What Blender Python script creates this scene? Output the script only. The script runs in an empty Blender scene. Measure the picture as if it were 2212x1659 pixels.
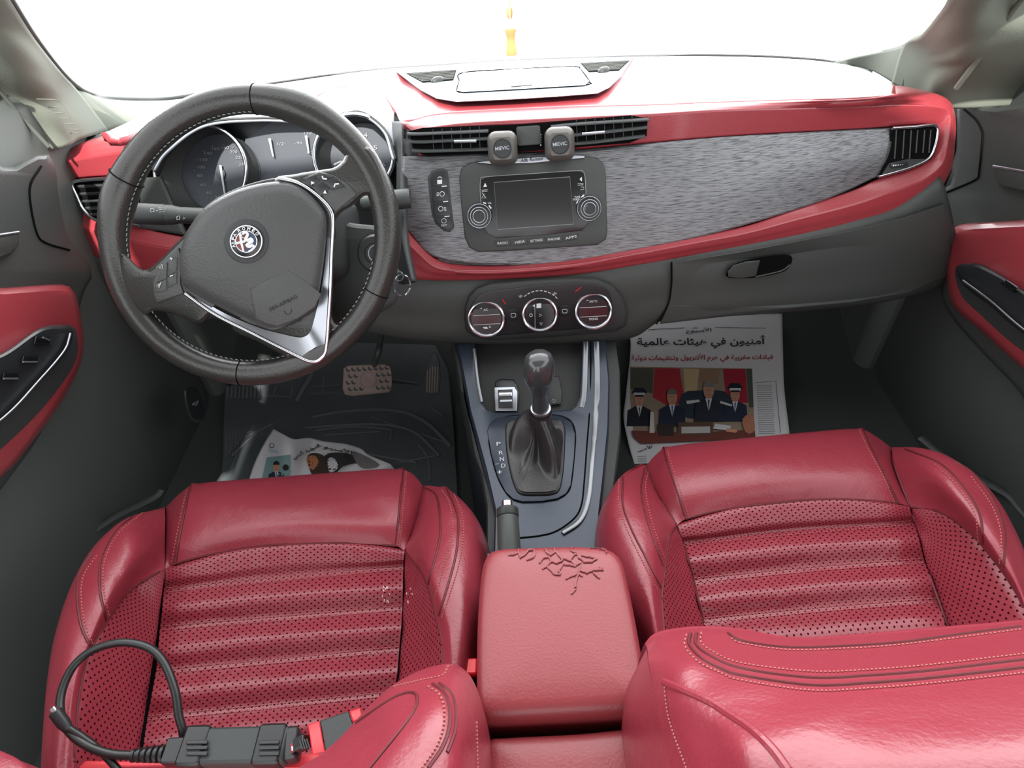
import bpy, bmesh, math, random
from mathutils import Vector as V, Matrix
from mathutils.geometry import tessellate_polygon
from mathutils.bvhtree import BVHTree
random.seed(4)
S = bpy.context.scene; COL = S.collection

# ---------------------------------------------------------------- camera
FPX, CX, CY = 1360.0, 1106.0, 829.5
CAM = V((-0.017, 0.0, 1.10))
pit, yaw, rol = math.radians(43), math.radians(2.2), math.radians(3.9)
FW = V((-math.sin(yaw)*math.cos(pit), math.cos(yaw)*math.cos(pit), -math.sin(pit)))
R0 = V((math.cos(yaw), math.sin(yaw), 0)); U0 = R0.cross(FW)
CXv = R0*math.cos(rol) - U0*math.sin(rol); CYv = R0*math.sin(rol) + U0*math.cos(rol)
cd = bpy.data.cameras.new('camera'); cam = bpy.data.objects.new('camera', cd); COL.objects.link(cam)
cd.sensor_width = 36; cd.lens = 36*FPX/2212; cd.clip_start = 0.02
m3 = Matrix((CXv, CYv, -FW)).transposed(); cam.matrix_world = Matrix.Translation(CAM) @ m3.to_4x4()
S.camera = cam
# ---------------------------------------------------------------- light
S.view_settings.view_transform = 'Standard'; S.view_settings.look = 'None'
S.view_settings.gamma = 1; S.view_settings.use_curve_mapping = False
S.view_settings.exposure = 0.42
W = bpy.data.worlds.new('sky'); S.world = W; W.use_nodes = True
nt = W.node_tree; nt.nodes.clear()
out = nt.nodes.new('ShaderNodeOutputWorld'); bg = nt.nodes.new('ShaderNodeBackground')
tc = nt.nodes.new('ShaderNodeTexCoord'); sx = nt.nodes.new('ShaderNodeSeparateXYZ')
mr = nt.nodes.new('ShaderNodeMapRange'); mr.interpolation_type = 'SMOOTHSTEP'
mr.inputs[1].default_value = 0.15; mr.inputs[2].default_value = 0.95
mr.inputs[3].default_value = 2.2; mr.inputs[4].default_value = 7.0
nt.links.new(tc.outputs['Generated'], sx.inputs[0]); nt.links.new(sx.outputs['Y'], mr.inputs[0])
bg.inputs[0].default_value = (0.97, 0.985, 1.0, 1)
nt.links.new(mr.outputs[0], bg.inputs[1]); nt.links.new(bg.outputs[0], out.inputs[0])
sun = bpy.data.lights.new('sun', 'SUN'); sun.energy = 8.0; sun.angle = math.radians(1.5); sun.color = (1, 0.96, 0.9)
so = bpy.data.objects.new('sun', sun); COL.objects.link(so)
so.rotation_euler = V((0.06, 0.62, -0.80)).to_track_quat('-Z', 'Y').to_euler()

# ---------------------------------------------------------------- pixel rays onto real surfaces of the car
def ray(px, py): return FW + CXv*((px-CX)/FPX) + CYv*((CY-py)/FPX)
def D(px, py, d): return CAM + ray(px, py)*d
def Zp(px, py, z): r = ray(px, py); return CAM + r*((z-CAM.z)/r.z)
def Yp(px, py, y): r = ray(px, py); return CAM + r*((y-CAM.y)/r.y)
def Xp(px, py, x): r = ray(px, py); return CAM + r*((x-CAM.x)/r.x)
def hit(px, py, g, a=0.25, b=2.6):
    r = ray(px, py); n = 60; ta = a; ga = g(CAM+r*ta)
    for i in range(1, n+1):
        tb = a+(b-a)*i/n; gb = g(CAM+r*tb)
        if ga < 0 <= gb:
            for k in range(24):
                tm = (ta+tb)/2
                if g(CAM+r*tm) < 0: ta = tm
                else: tb = tm
            return CAM + r*tb
        ta, ga = tb, gb
    return CAM + r*1.0
def yc(x): a = max(0, abs(x)-0.15); return 0.89 + 0.34*a*a
def FACE(px, py, off=0): return hit(px, py, lambda p: p.y-(yc(p.x)+0.466*(p.z-0.645))+off)      # tilted dash face
def LOW(px, py, off=0): return hit(px, py, lambda p: p.y-(yc(p.x)-0.05+0.12*(p.z-0.545))+off)   # climate / knee panels
def TOP(px, py, off=0): return hit(px, py, lambda p: (0.752-0.13*(p.y-0.97)+off)-p.z)           # dash top
def con_z(y): return 0.36+0.56*(y-0.714) if y > 0.714 else 0.36+0.10*(y-0.714)
def CON(px, py, off=0): return hit(px, py, lambda p: (con_z(p.y)+off)-p.z)                       # console top
def FL(px, py, off=0): return hit(px, py, lambda p: (0.08+0.45*max(0, p.y-1.05)+off)-p.z)        # floor and toe board
def DL(px, py, off=0): return Xp(px, py, -0.76+off)                                            # left door
def DR(px, py, off=0): return Xp(px, py, 0.76-off)                                             # right door
WC = D(542, 510, 0.80); wt = math.radians(27); WN = V((0, -math.cos(wt), math.sin(wt)))
def WH(px, py, off=0):
    r = ray(px, py); c = WC+WN*off; return CAM + r*((c-CAM).dot(WN)/r.dot(WN))

# ---------------------------------------------------------------- materials
def lin(c): return tuple(((v/255)/12.92 if v/255 < 0.04045 else ((v/255+0.055)/1.055)**2.4) for v in c)+(1,)
def mat(name, rgb, rough=0.5, metal=0, spec=0.5, bump=0, bscale=300, var=0, coat=0, vscale=6):
    m = bpy.data.materials.new(name); m.use_nodes = True; n = m.node_tree; p = n.nodes['Principled BSDF']
    p.inputs['Base Color'].default_value = lin(rgb); p.inputs['Roughness'].default_value = rough
    p.inputs['Metallic'].default_value = metal; p.inputs['Specular IOR Level'].default_value = spec
    if coat: p.inputs['Coat Weight'].default_value = coat; p.inputs['Coat Roughness'].default_value = 0.1
    t = n.nodes.new('ShaderNodeTexCoord')
    if bump:
        x = n.nodes.new('ShaderNodeTexNoise'); x.inputs['Scale'].default_value = bscale; x.inputs['Detail'].default_value = 3
        b = n.nodes.new('ShaderNodeBump'); b.inputs['Strength'].default_value = bump; b.inputs['Distance'].default_value = 0.001
        n.links.new(t.outputs['Object'], x.inputs['Vector']); n.links.new(x.outputs[0], b.inputs['Height'])
        n.links.new(b.outputs[0], p.inputs['Normal'])
    if var:
        x = n.nodes.new('ShaderNodeTexNoise'); x.inputs['Scale'].default_value = vscale; x.inputs['Detail'].default_value = 4
        r = n.nodes.new('ShaderNodeMapRange'); r.inputs[3].default_value = 1-var; r.inputs[4].default_value = 1+var
        q = n.nodes.new('ShaderNodeMix'); q.data_type = 'RGBA'; q.blend_type = 'MULTIPLY'; q.inputs[0].default_value = 1
        q.inputs[6].default_value = lin(rgb)
        n.links.new(t.outputs['Object'], x.inputs['Vector']); n.links.new(x.outputs[0], r.inputs[0])
        n.links.new(r.outputs[0], q.inputs[7]); n.links.new(q.outputs[2], p.inputs['Base Color'])
    return m
def wrinkle(m, scale=26, dist=.004, st=.45):
    n = m.node_tree; p = n.nodes['Principled BSDF']; L = n.links; t = n.nodes.new('ShaderNodeTexCoord'); x = n.nodes.new('ShaderNodeTexNoise')
    x.inputs['Scale'].default_value = scale; x.inputs['Detail'].default_value = 2; x.inputs['Distortion'].default_value = .8
    b = n.nodes.new('ShaderNodeBump'); b.inputs['Strength'].default_value = st; b.inputs['Distance'].default_value = dist
    L.new(t.outputs['Object'], x.inputs['Vector']); L.new(x.outputs[0], b.inputs['Height'])
    old = p.inputs['Normal'].links[0].from_socket if p.inputs['Normal'].links else None
    if old: L.new(old, b.inputs['Normal'])
    L.new(b.outputs[0], p.inputs['Normal']); return m
def perf_mat(name, rgb):
    m = mat(name, rgb, 0.32, 0, 0.55, 0.25, 350); n = m.node_tree; L = n.links; p = n.nodes['Principled BSDF']
    uv = n.nodes.new('ShaderNodeUVMap')
    def lat(o):
        a = n.nodes.new('ShaderNodeVectorMath'); a.operation = 'MULTIPLY'; a.inputs[1].default_value = (1/0.0095, 1/0.0085, 0)
        b = n.nodes.new('ShaderNodeVectorMath'); b.operation = 'ADD'; b.inputs[1].default_value = (o, o, 0)
        c = n.nodes.new('ShaderNodeVectorMath'); c.operation = 'FRACTION'
        d = n.nodes.new('ShaderNodeVectorMath'); d.operation = 'DISTANCE'; d.inputs[1].default_value = (0.5, 0.5, 0)
        L.new(uv.outputs[0], a.inputs[0]); L.new(a.outputs[0], b.inputs[0]); L.new(b.outputs[0], c.inputs[0]); L.new(c.outputs[0], d.inputs[0])
        return d.outputs['Value']
    mn = n.nodes.new('ShaderNodeMath'); mn.operation = 'MINIMUM'; L.new(lat(0), mn.inputs[0]); L.new(lat(0.5), mn.inputs[1])
    lt = n.nodes.new('ShaderNodeMath'); lt.operation = 'LESS_THAN'; lt.inputs[1].default_value = 0.135; L.new(mn.outputs[0], lt.inputs[0])
    x = n.nodes.new('ShaderNodeMix'); x.data_type = 'RGBA'; x.inputs[6].default_value = lin(rgb); x.inputs[7].default_value = lin((48, 12, 18))
    L.new(lt.outputs[0], x.inputs[0]); L.new(x.outputs[2], p.inputs['Base Color'])
    sp = n.nodes.new('ShaderNodeMapRange'); sp.inputs[3].default_value = 0.5; sp.inputs[4].default_value = 0; L.new(lt.outputs[0], sp.inputs[0])
    L.new(sp.outputs[0], p.inputs['Specular IOR Level'])
    return m
def brushed_mat():
    m = mat('brushed_trim', (92, 94, 98), 0.42, 0.55, 0.5); n = m.node_tree; p = n.nodes['Principled BSDF']; L = n.links
    t = n.nodes.new('ShaderNodeTexCoord'); mp = n.nodes.new('ShaderNodeMapping'); mp.inputs['Scale'].default_value = (26, 60, 640)
    x = n.nodes.new('ShaderNodeTexNoise'); x.inputs['Scale'].default_value = 2.2; x.inputs['Detail'].default_value = 3
    r = n.nodes.new('ShaderNodeValToRGB'); r.color_ramp.elements[0].position = 0.32; r.color_ramp.elements[0].color = lin((58, 60, 64))
    r.color_ramp.elements[1].position = 0.55; r.color_ramp.elements[1].color = lin((126, 127, 130))
    b = n.nodes.new('ShaderNodeBump'); b.inputs['Strength'].default_value = 0.3; b.inputs['Distance'].default_value = 0.001
    L.new(t.outputs['Object'], mp.inputs[0]); L.new(mp.outputs[0], x.inputs['Vector']); L.new(x.outputs[0], r.inputs[0])
    L.new(r.outputs[0], p.inputs['Base Color']); L.new(x.outputs[0], b.inputs['Height']); L.new(b.outputs[0], p.inputs['Normal'])
    return m
RED = (134, 46, 58)
M = dict(
 leather=mat('red_leather', RED, 0.31, 0, 0.5, 0.35, 320, 0.10), perf=perf_mat('perforated_leather', RED),
 pad=mat('red_soft_plastic', (146, 52, 59), 0.34, 0, 0.6, 0.3, 500, coat=0.35), armr=mat('red_vinyl', (132, 50, 55), 0.42, 0, 0.5, 0.3, 420, 0.05),
 thread=mat('thread', (162, 88, 86), 0.7), seam=mat('seam_dark_red', (88, 14, 24), 0.6), hole=mat('black_void', (6, 6, 7), 0.9, 0, 0.1),  # seam: dark red for seat seams and armrest cracks
 plast=mat('charcoal_plastic', (58, 62, 60), 0.5, 0, 0.4, 0.35, 600), plast2=mat('dark_plastic', (50, 53, 53), 0.5, 0, 0.4, 0.2, 500),
 pill=mat('pillar_plastic', (104, 109, 99), 0.8, 0, 0.3, 0.3, 500), black=mat('black_plastic', (34, 36, 38), 0.38, 0, 0.5),
 gloss=mat('gloss_black', (16, 17, 20), 0.22, 0, 0.5), satin=mat('satin_console', (46, 54, 66), 0.27, 0.25, 0.5, 0.1, 700),
 rail=mat('satin_rail', (120, 122, 126), 0.3, 0.8), chrome=mat('chrome', (225, 228, 235), 0.16, 1), alum=mat('aluminium', (165, 168, 175), 0.28, 0.9),
 wheel=mat('wheel_leather', (44, 44, 42), 0.26, 0, 0.5, 0.3, 380), bag=mat('airbag_plastic', (64, 65, 65), 0.42, 0, 0.45, 0.7, 420),
 trim=brushed_mat(), carpet=mat('carpet', (62, 65, 64), 0.95, 0, 0.1, 0.8, 900), rubber=mat('rubber', (72, 77, 80), 0.62, 0, 0.4, 0.3, 200, 0.2, vscale=14),
 screen=mat('screen_glass', (26, 26, 28), 0.14, 0, 0.5), white=mat('white_print', (205, 208, 210), 0.6), grey=mat('grey_print', (130, 132, 134), 0.6),
 paper=mat('newsprint', (206, 205, 208), 0.85, 0, 0.2, 0.2, 60, 0.06), ink=mat('ink', (38, 38, 42), 0.8), redink=mat('red_ink', (160, 40, 55), 0.8),
 redled=mat('dark_red_display', (48, 16, 20), 0.2), dial=mat('gauge_face', (58, 64, 72), 0.5), gl=mat('silver_grey', (168, 174, 182), 0.35, 0.4),
 bred=mat('bright_red_plastic', (225, 38, 48), 0.4), tabred=mat('tablet_red', (205, 52, 62), 0.45), cable=mat('cable_black', (26, 27, 28), 0.38),
 wood=mat('wood', (205, 150, 95), 0.6, 0, 0.4, 0.2, 80), sheen_top=mat('sheen_plastic', (150, 158, 166), 0.3, 0.1, 0.5),  # pod plastic: reflected sky put into its pale grey-blue colour
 dirt=mat('dusty_rubber', (150, 134, 128), 0.8, 0, 0.2, 0.5, 150, 0.3, vscale=40), orange=mat('orange_lamp', (196, 120, 70), 0.5), clip=mat('grey_clip', (92, 90, 86), 0.4, 0.35, 0.5),
 badge_red=mat('badge_red', (110, 40, 36), 0.4), badge_blue=mat('badge_blue', (40, 48, 82), 0.4))
g = bpy.data.materials.new('clear_glass'); g.use_nodes = True; n = g.node_tree; n.nodes.clear()
o_ = n.nodes.new('ShaderNodeOutputMaterial'); a_ = n.nodes.new('ShaderNodeBsdfTransparent'); b_ = n.nodes.new('ShaderNodeBsdfGlossy'); b_.inputs['Roughness'].default_value = 0.02
x_ = n.nodes.new('ShaderNodeMixShader'); x_.inputs[0].default_value = 0.06
n.links.new(a_.outputs[0], x_.inputs[1]); n.links.new(b_.outputs[0], x_.inputs[2]); n.links.new(x_.outputs[0], o_.inputs[0]); M['glass'] = g
wrinkle(M['leather'], 20, .004, .35); wrinkle(M['perf'], 16, .006, .5)
M['ribm'] = mat('pale_rib', (84, 88, 90), .7)  # ribs paler than the mat so they stand out
M['deep'] = mat('pocket_plastic', (27, 28, 29), .5)
M['doorp'] = mat('door_plastic', (82, 87, 84), 0.6, 0, 0.4, 0.2, 400)
M['sail'] = mat('sail_panel', (84, 90, 84), .85, 0, .2)

# ---------------------------------------------------------------- mesh helpers
def tag(o, label=None, cat=None, group=None, kind=None):
    for k, v in (('label', label), ('category', cat), ('group', group), ('kind', kind)):
        if v: o[k] = v
    return o
def thing(name, label, cat, loc=(0, 0, 0), group=None):
    o = bpy.data.objects.new(name, None); COL.objects.link(o); o.location = loc; o.empty_display_size = 0.05
    return tag(o, label, cat, group)
def link(name, me, m, parent=None, sharp=35):
    me.update()
    for p in me.polygons: p.use_smooth = True
    try: me.set_sharp_from_angle(angle=math.radians(sharp))
    except Exception: pass
    me.materials.append(M[m] if isinstance(m, str) else m)
    o = bpy.data.objects.new(name, me); COL.objects.link(o)
    if parent:
        o.parent = parent; w = V((0, 0, 0)); q = parent
        while q: w = w + q.location; q = q.parent
        o.location = -w + V((0, 0, 0))
        # vertices are in world space; the whole chain above only translates
    return o
class MB:
    def __init__(s): s.v = []; s.f = []; s.uv = {}
    def add(s, vs, fs):
        b = len(s.v); s.v += [V(v) for v in vs]; s.f += [tuple(i+b for i in f) for f in fs]; return b
    def tube(s, pts, r, closed=False, k=8, cap=True, flat=1.0, up=None):
        pts = [V(p) for p in pts]; n = len(pts); rings = []; prev = None
        for i, p in enumerate(pts):
            a = pts[(i-1) % n] if (closed or i > 0) else p; b = pts[(i+1) % n] if (closed or i < n-1) else p
            t = (b-a); t = t.normalized() if t.length > 1e-9 else V((0, 1, 0))
            if up is not None: nrm = (V(up)-t*V(up).dot(t)).normalized()
            elif prev is None: nrm = t.orthogonal().normalized()
            else:
                nrm = prev-t*prev.dot(t); nrm = nrm.normalized() if nrm.length > 1e-9 else t.orthogonal().normalized()
            prev = nrm; bi = t.cross(nrm); rr = r[i] if isinstance(r, (list, tuple)) else r
            rings.append([p+nrm*(math.cos(2*math.pi*j/k)*rr*flat)+bi*(math.sin(2*math.pi*j/k)*rr) for j in range(k)])
        vs = [v for q in rings for v in q]; fs = []
        for i in range(n if closed else n-1):
            for j in range(k):
                a = i*k+j; b = i*k+(j+1) % k; c = ((i+1) % n)*k+(j+1) % k; d = ((i+1) % n)*k+j; fs.append((a, b, c, d))
        if cap and not closed: fs += [tuple(range(k))[::-1], tuple((n-1)*k+j for j in range(k))]
        s.add(vs, fs); return s
    def lathe(s, org, axis, prof, k=28, sq=(1, 1)):
        axis = V(axis).normalized(); a = axis.orthogonal().normalized()
        if abs(axis.z) < 0.98: a = axis.cross(V((0, 0, 1))).normalized()
        b = axis.cross(a); vs = []; fs = []
        for (r, h) in prof:
            for j in range(k):
                t = 2*math.pi*j/k; vs.append(V(org)+axis*h+a*(r*math.cos(t)*sq[0])+b*(r*math.sin(t)*sq[1]))
        for i in range(len(prof)-1):
            for j in range(k): fs.append((i*k+j, i*k+(j+1) % k, (i+1)*k+(j+1) % k, (i+1)*k+j))
        fs += [tuple(range(k))[::-1], tuple((len(prof)-1)*k+j for j in range(k))]
        s.add(vs, fs); return s
    def plate(s, px, surf, th=0.01, base=0.0, bev=0, bpx=2, smooth=0):
        """solid slab standing on a surface: outline given by rays onto it"""
        pts = smooth_closed(px, smooth) if smooth else [tuple(p) for p in px]
        ar = sum(pts[i][0]*pts[(i+1) % len(pts)][1]-pts[(i+1) % len(pts)][0]*pts[i][1] for i in range(len(pts)))
        if ar < 0: pts = pts[::-1]
        ins = inset(pts, bpx) if bev else None
        rings = [[surf(x, y, base) for x, y in pts], [surf(x, y, base+th-bev) for x, y in pts]]
        if bev:
            mid = inset(pts, bpx*0.3); rings.append([surf(x, y, base+th-bev*0.3) for x, y in mid]); rings.append([surf(x, y, base+th) for x, y in ins])
        n = len(pts); vs = [v for q in rings for v in q]; fs = []
        for i in range(len(rings)-1):
            for j in range(n): fs.append((i*n+j, i*n+(j+1) % n, (i+1)*n+(j+1) % n, (i+1)*n+j))
        cap = ins if bev else pts; tri = tessellate_polygon([[V((x, -y, 0)) for x, y in cap]]); o = (len(rings)-1)*n
        for t in tri: fs.append(tuple(o+i for i in t))
        tri = tessellate_polygon([[V((x, -y, 0)) for x, y in pts]])
        for t in tri: fs.append(tuple(t))
        s.add(vs, fs); return s
    def box(s, c, sx, sy, sz, ax=None, bev=0):
        """rounded box, half sizes; ax = (x,y,z) axes"""
        X, Y, Z = ax or (V((1, 0, 0)), V((0, 1, 0)), V((0, 0, 1))); c = V(c)
        if bev <= 0:
            vs = [c+X*(sx*a)+Y*(sy*b)+Z*(sz*d) for a in (-1, 1) for b in (-1, 1) for d in (-1, 1)]
            s.add(vs, [(0, 1, 3, 2), (4, 6, 7, 5), (0, 4, 5, 1), (2, 3, 7, 6), (0, 2, 6, 4), (1, 5, 7, 3)]); return s
        def ring(z, i):
            q = []
            for cx_, cy_, a0 in ((1, 1, 0), (-1, 1, 90), (-1, -1, 180), (1, -1, 270)):
                for k in range(5):
                    t = math.radians(a0+k*22.5); rr = max(bev-i, 1e-4)
                    q.append(c+X*(cx_*(sx-bev)+math.cos(t)*rr)+Y*(cy_*(sy-bev)+math.sin(t)*rr)+Z*z)
            return q
        lv = [(-sz, bev*0.7), (-sz+bev*0.3, bev*0.3), (-sz+bev*0.8, 0), (sz-bev*0.8, 0), (sz-bev*0.3, bev*0.3), (sz, bev*0.7)]
        vs = []; fs = []; n = 20
        for z, i in lv: vs += ring(z, i)
        for i in range(5):
            for j in range(n): fs.append((i*n+j, i*n+(j+1) % n, (i+1)*n+(j+1) % n, (i+1)*n+j))
        fs += [tuple(range(n))[::-1], tuple(5*n+j for j in range(n))]; s.add(vs, fs); return s
    def build(s, name, m, parent=None, sharp=35):
        me = bpy.data.meshes.new(name); me.from_pydata([tuple(v) for v in s.v], [], s.f)
        bm = bmesh.new(); bm.from_mesh(me); bmesh.ops.recalc_face_normals(bm, faces=bm.faces); bm.to_mesh(me); bm.free()
        return link(name, me, m, parent, sharp)
def cr(p0, p1, p2, p3, t):
    return 0.5*((2*p1)+(p2-p0)*t+(2*p0-5*p1+4*p2-p3)*t*t+(3*p1-p0-3*p2+p3)*t*t*t)
def spline(pts, n, closed=False):
    """resample through the points, evenly by length"""
    P = [V(p) for p in pts]; m = len(P)
    if m == 1: return P*n
    fine = []; segs = m if closed else m-1
    for i in range(segs):
        a = P[(i-1) % m] if (closed or i > 0) else P[0]*2-P[1]; b = P[i]; c = P[(i+1) % m]; d = P[(i+2) % m] if (closed or i < m-2) else P[-1]*2-P[-2]
        for k in range(12): fine.append(cr(a, b, c, d, k/12))
    fine.append(P[0] if closed else P[-1])
    L = [0]
    for i in range(1, len(fine)): L.append(L[-1]+(fine[i]-fine[i-1]).length)
    res = []; j = 0
    for i in range(n):
        t = L[-1]*i/(n if closed else n-1)
        while j < len(L)-2 and L[j+1] < t: j += 1
        w = (t-L[j])/max(1e-12, L[j+1]-L[j]); res.append(fine[j].lerp(fine[j+1], min(1, max(0, w))))
    return res
def smooth_closed(px, n): return [(p.x, p.y) for p in spline([V((x, y, 0)) for x, y in px], n, True)]
def smooth_open(px, n): return [(p.x, p.y) for p in spline([V((x, y, 0)) for x, y in px], n)]
def inset(pts, d):
    n = len(pts); r = []
    for i in range(n):
        a = V(pts[i-1]); b = V(pts[i]); c = V(pts[(i+1) % n]); u = (b-a); w = (c-b)
        if u.length < 1e-6: u = w
        if w.length < 1e-6: w = u
        u = u.normalized(); w = w.normalized(); n1 = V((-u.y, u.x)); n2 = V((-w.y, w.x)); m_ = n1+n2
        m_ = m_.normalized() if m_.length > 1e-6 else n1; k = d/max(0.5, m_.dot(n1)); q = b+m_*k; r.append((q.x, q.y))
    return r
def patch(name, rows, m, parent, nu=60, nv=40, puff=0.0, edge=0.12, thick=0.0, dips=None, sharp=60, par=False):
    """smooth surface through rows of 3D points; puff rounds the panel down into its seams"""
    R = [spline(r, nu) for r in rows]; cols = []
    for j in range(nu):
        c = [r[j] for r in R]
        if par:
            seg = len(c)-1; o = []
            for i in range(nv):
                t = i/(nv-1)*seg; k = min(int(t), seg-1); a = c[k-1] if k > 0 else c[0]*2-c[1]; d = c[k+2] if k+2 < len(c) else c[-1]*2-c[-2]
                o.append(cr(a, c[k], c[k+1], d, t-k))
            cols.append(o)
        else: cols.append(spline(c, nv))
    vs = [[cols[j][i].copy() for j in range(nu)] for i in range(nv)]
    if puff or dips:
        new = [[None]*nu for _ in range(nv)]
        for i in range(nv):
            for j in range(nu):
                a = vs[min(i+1, nv-1)][j]-vs[max(i-1, 0)][j]; b = vs[i][min(j+1, nu-1)]-vs[i][max(j-1, 0)]
                nn = a.cross(b); nn = nn.normalized() if nn.length > 1e-9 else V((0, 0, 1))
                if nn.dot(CAM-vs[i][j]) < 0: nn = -nn
                u = j/(nu-1); w = i/(nv-1); e = min(u, 1-u, w, 1-w)/edge; k = 1-(1-min(1, e))**2; d = puff*(k-0.5)
                if dips:
                    for (ax, pos, wid, dep) in dips:
                        tt = (w if ax == 'v' else u)-pos; d -= dep*math.exp(-(tt/wid)**2)
                new[i][j] = vs[i][j]+nn*d
        vs = new
    flat = [v for r in vs for v in r]; fs = []
    for i in range(nv-1):
        for j in range(nu-1): fs.append((i*nu+j, i*nu+j+1, (i+1)*nu+j+1, (i+1)*nu+j))
    me = bpy.data.meshes.new(name); me.from_pydata([tuple(v) for v in flat], [], fs)
    Lu = sum((vs[nv//2][j+1]-vs[nv//2][j]).length for j in range(nu-1)); Lv = sum((vs[i+1][nu//2]-vs[i][nu//2]).length for i in range(nv-1))
    uv = me.uv_layers.new(name='UVMap')
    for p in me.polygons:
        for li in p.loop_indices:
            k = me.loops[li].vertex_index; uv.data[li].uv = ((k % nu)/(nu-1)*Lu, (k//nu)/(nv-1)*Lv)
    bm = bmesh.new(); bm.from_mesh(me); bmesh.ops.recalc_face_normals(bm, faces=bm.faces)
    bm.normal_update(); mid = bm.faces[:] ; c = mid[len(mid)//2]
    if c.normal.dot(CAM-c.calc_center_median()) < 0: bmesh.ops.reverse_faces(bm, faces=bm.faces)
    bm.to_mesh(me); bm.free()
    o = link(name, me, m, parent, sharp)
    if thick:
        s_ = o.modifiers.new('thickness', 'SOLIDIFY'); s_.thickness = thick; s_.offset = -1
    return o
def plate(name, px, surf, m, parent, **k):
    sharp = k.pop('sharp', 35); return MB().plate(px, surf, **k).build(name, m, parent, sharp)
def tube(name, pts, r, m, parent, n=0, **k):
    if n: pts = spline(pts, n, k.get('closed', False))
    return MB().tube(pts, r, **k).build(name, m, parent, 60)
def on(surf, px, off=0): return [surf(x, y, off) for x, y in px]
_fc = {}
def text_mesh(body, shear=0, bold=0):
    c = bpy.data.curves.new('txt', 'FONT'); c.body = body; c.extrude = 0.02; c.shear = shear; c.offset = bold; c.resolution_u = 3
    o = bpy.data.objects.new('txt', c); COL.objects.link(o); bpy.context.view_layer.update()
    me = bpy.data.meshes.new_from_object(o.evaluated_get(bpy.context.evaluated_depsgraph_get())); bpy.data.objects.remove(o); bpy.data.curves.remove(c)
    vs = [v.co.copy() for v in me.vertices]; fs = [tuple(p.vertices) for p in me.polygons]; bpy.data.meshes.remove(me); return vs, fs
def add_text(mb, body, a, b, surf, h=None, off=0.0006, shear=0, bold=0, up=None):
    """letters lying on a surface, baseline from ray a to ray b, cap height h in the same measure"""
    vs, fs = text_mesh(body, shear, bold)
    if not vs: return
    x0 = min(v.x for v in vs); x1 = max(v.x for v in vs); y0 = min(v.y for v in vs); y1 = max(v.y for v in vs)
    if h is None: h = math.hypot(b[0]-a[0], b[1]-a[1])*(y1-y0)/(x1-x0)
    dx, dy = b[0]-a[0], b[1]-a[1]; L = math.hypot(dx, dy); ux, uy = (up if up else (dy/L, -dx/L)); z0 = min(v.z for v in vs); z1 = max(v.z for v in vs)
    A = surf(a[0], a[1], off); 
    out_ = []
    for v in vs:
        s_ = (v.x-x0)/(x1-x0); t = (v.y-y0)/(y1-y0)*h; out_.append(surf(a[0]+dx*s_+ux*t, a[1]+dy*s_+uy*t, off+(0.0004 if v.z > (z0+z1)/2 else 0)))
    mb.add(out_, fs)
def circ(cx, cy, r, n=32, ry=None, rot=0, a0=0, a1=360):
    ry = ry or r; q = []
    for i in range(n):
        t = math.radians(a0+(a1-a0)*i/(n if a1-a0 == 360 else n-1)); x = r*math.cos(t); y = ry*math.sin(t); c, s_ = math.cos(math.radians(rot)), math.sin(math.radians(rot))
        q.append((cx+x*c-y*s_, cy+x*s_+y*c))
    return q
def rrect(x0, y0, x1, y1, r=4, rot=-3.9, n=4):
    cx, cy = (x0+x1)/2, (y0+y1)/2; q = []; a = math.radians(rot)
    for (sx_, sy_, t0) in ((x1-r, y1-r, 0), (x0+r, y1-r, 90), (x0+r, y0+r, 180), (x1-r, y0+r, 270)):
        for k in range(n+1):
            t = math.radians(t0+90*k/n); x = sx_+r*math.cos(t)-cx; y = sy_+r*math.sin(t)-cy; q.append((cx+x*math.cos(a)-y*math.sin(a), cy+x*math.sin(a)+y*math.cos(a)))
    return q

# ================================================================ setting
def sheet(name, pts, m, kind='structure', parent=None):
    o = MB(); o.add(pts, [tuple(range(len(pts)))]); o = o.build(name, m, parent)
    return tag(o, kind=kind) if not parent else o
fl = MB(); ys = [-0.9, 0.0, 0.6, 1.05, 1.2, 1.4, 1.62]
vs = []; fs = []
for y in ys:
    for x in (-0.86, 0.86): vs.append((x, y, 0.08+0.45*max(0, y-1.05)))
for i in range(len(ys)-1): fs.append((2*i, 2*i+1, 2*i+3, 2*i+2))
nb = len(vs)
vs += [(x, y, z-0.04) for x, y, z in vs]
for i in range(len(ys)-1): fs.append((nb+2*i, nb+2*i+2, nb+2*i+3, nb+2*i+1))
fl.add(vs, fs); tag(fl.build('floor', 'carpet'), kind='structure')
fw = MB(); fw.box((0, 1.56, 0.36), 0.80, 0.02, 0.24); tag(fw.build('wall_front', 'carpet'), kind='structure')

# A pillars; outer strips are added out of view to block sun
def pill(name, rows, extra=None):
    o = patch(name, rows, 'pill', None, 40, 60, thick=0.02); return tag(o, kind='structure')
pl = pill('trim_1', [
 [D(-190, -60, .80)+V((-.2,0,0)), D(-190, -60, .80), D(-60, -60, .72), D(-12, -60, .73)], [D(-120, 60, .84)+V((-.2,0,0)), D(-120, 60, .84), D(-25, 20, .80), D(22, 0, .80)],
 [D(-60, 140, .90)+V((-.2,0,0)), D(-60, 140, .90), D(20, 100, .87), D(76, 85, .92)], [D(5, 205, .96)+V((-.2,0,0)), D(5, 205, .96), D(80, 180, .95), D(132, 156, 1.02)],
 [D(60, 270, 1.0)+V((-.2,0,0)), D(60, 270, 1.0), D(120, 240, 1.01), D(172, 200, 1.12)], [D(112, 322, 1.02)+V((-.2,0,0)), D(112, 322, 1.02), D(175, 300, 1.07), D(236, 283, 1.18)]])
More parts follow.
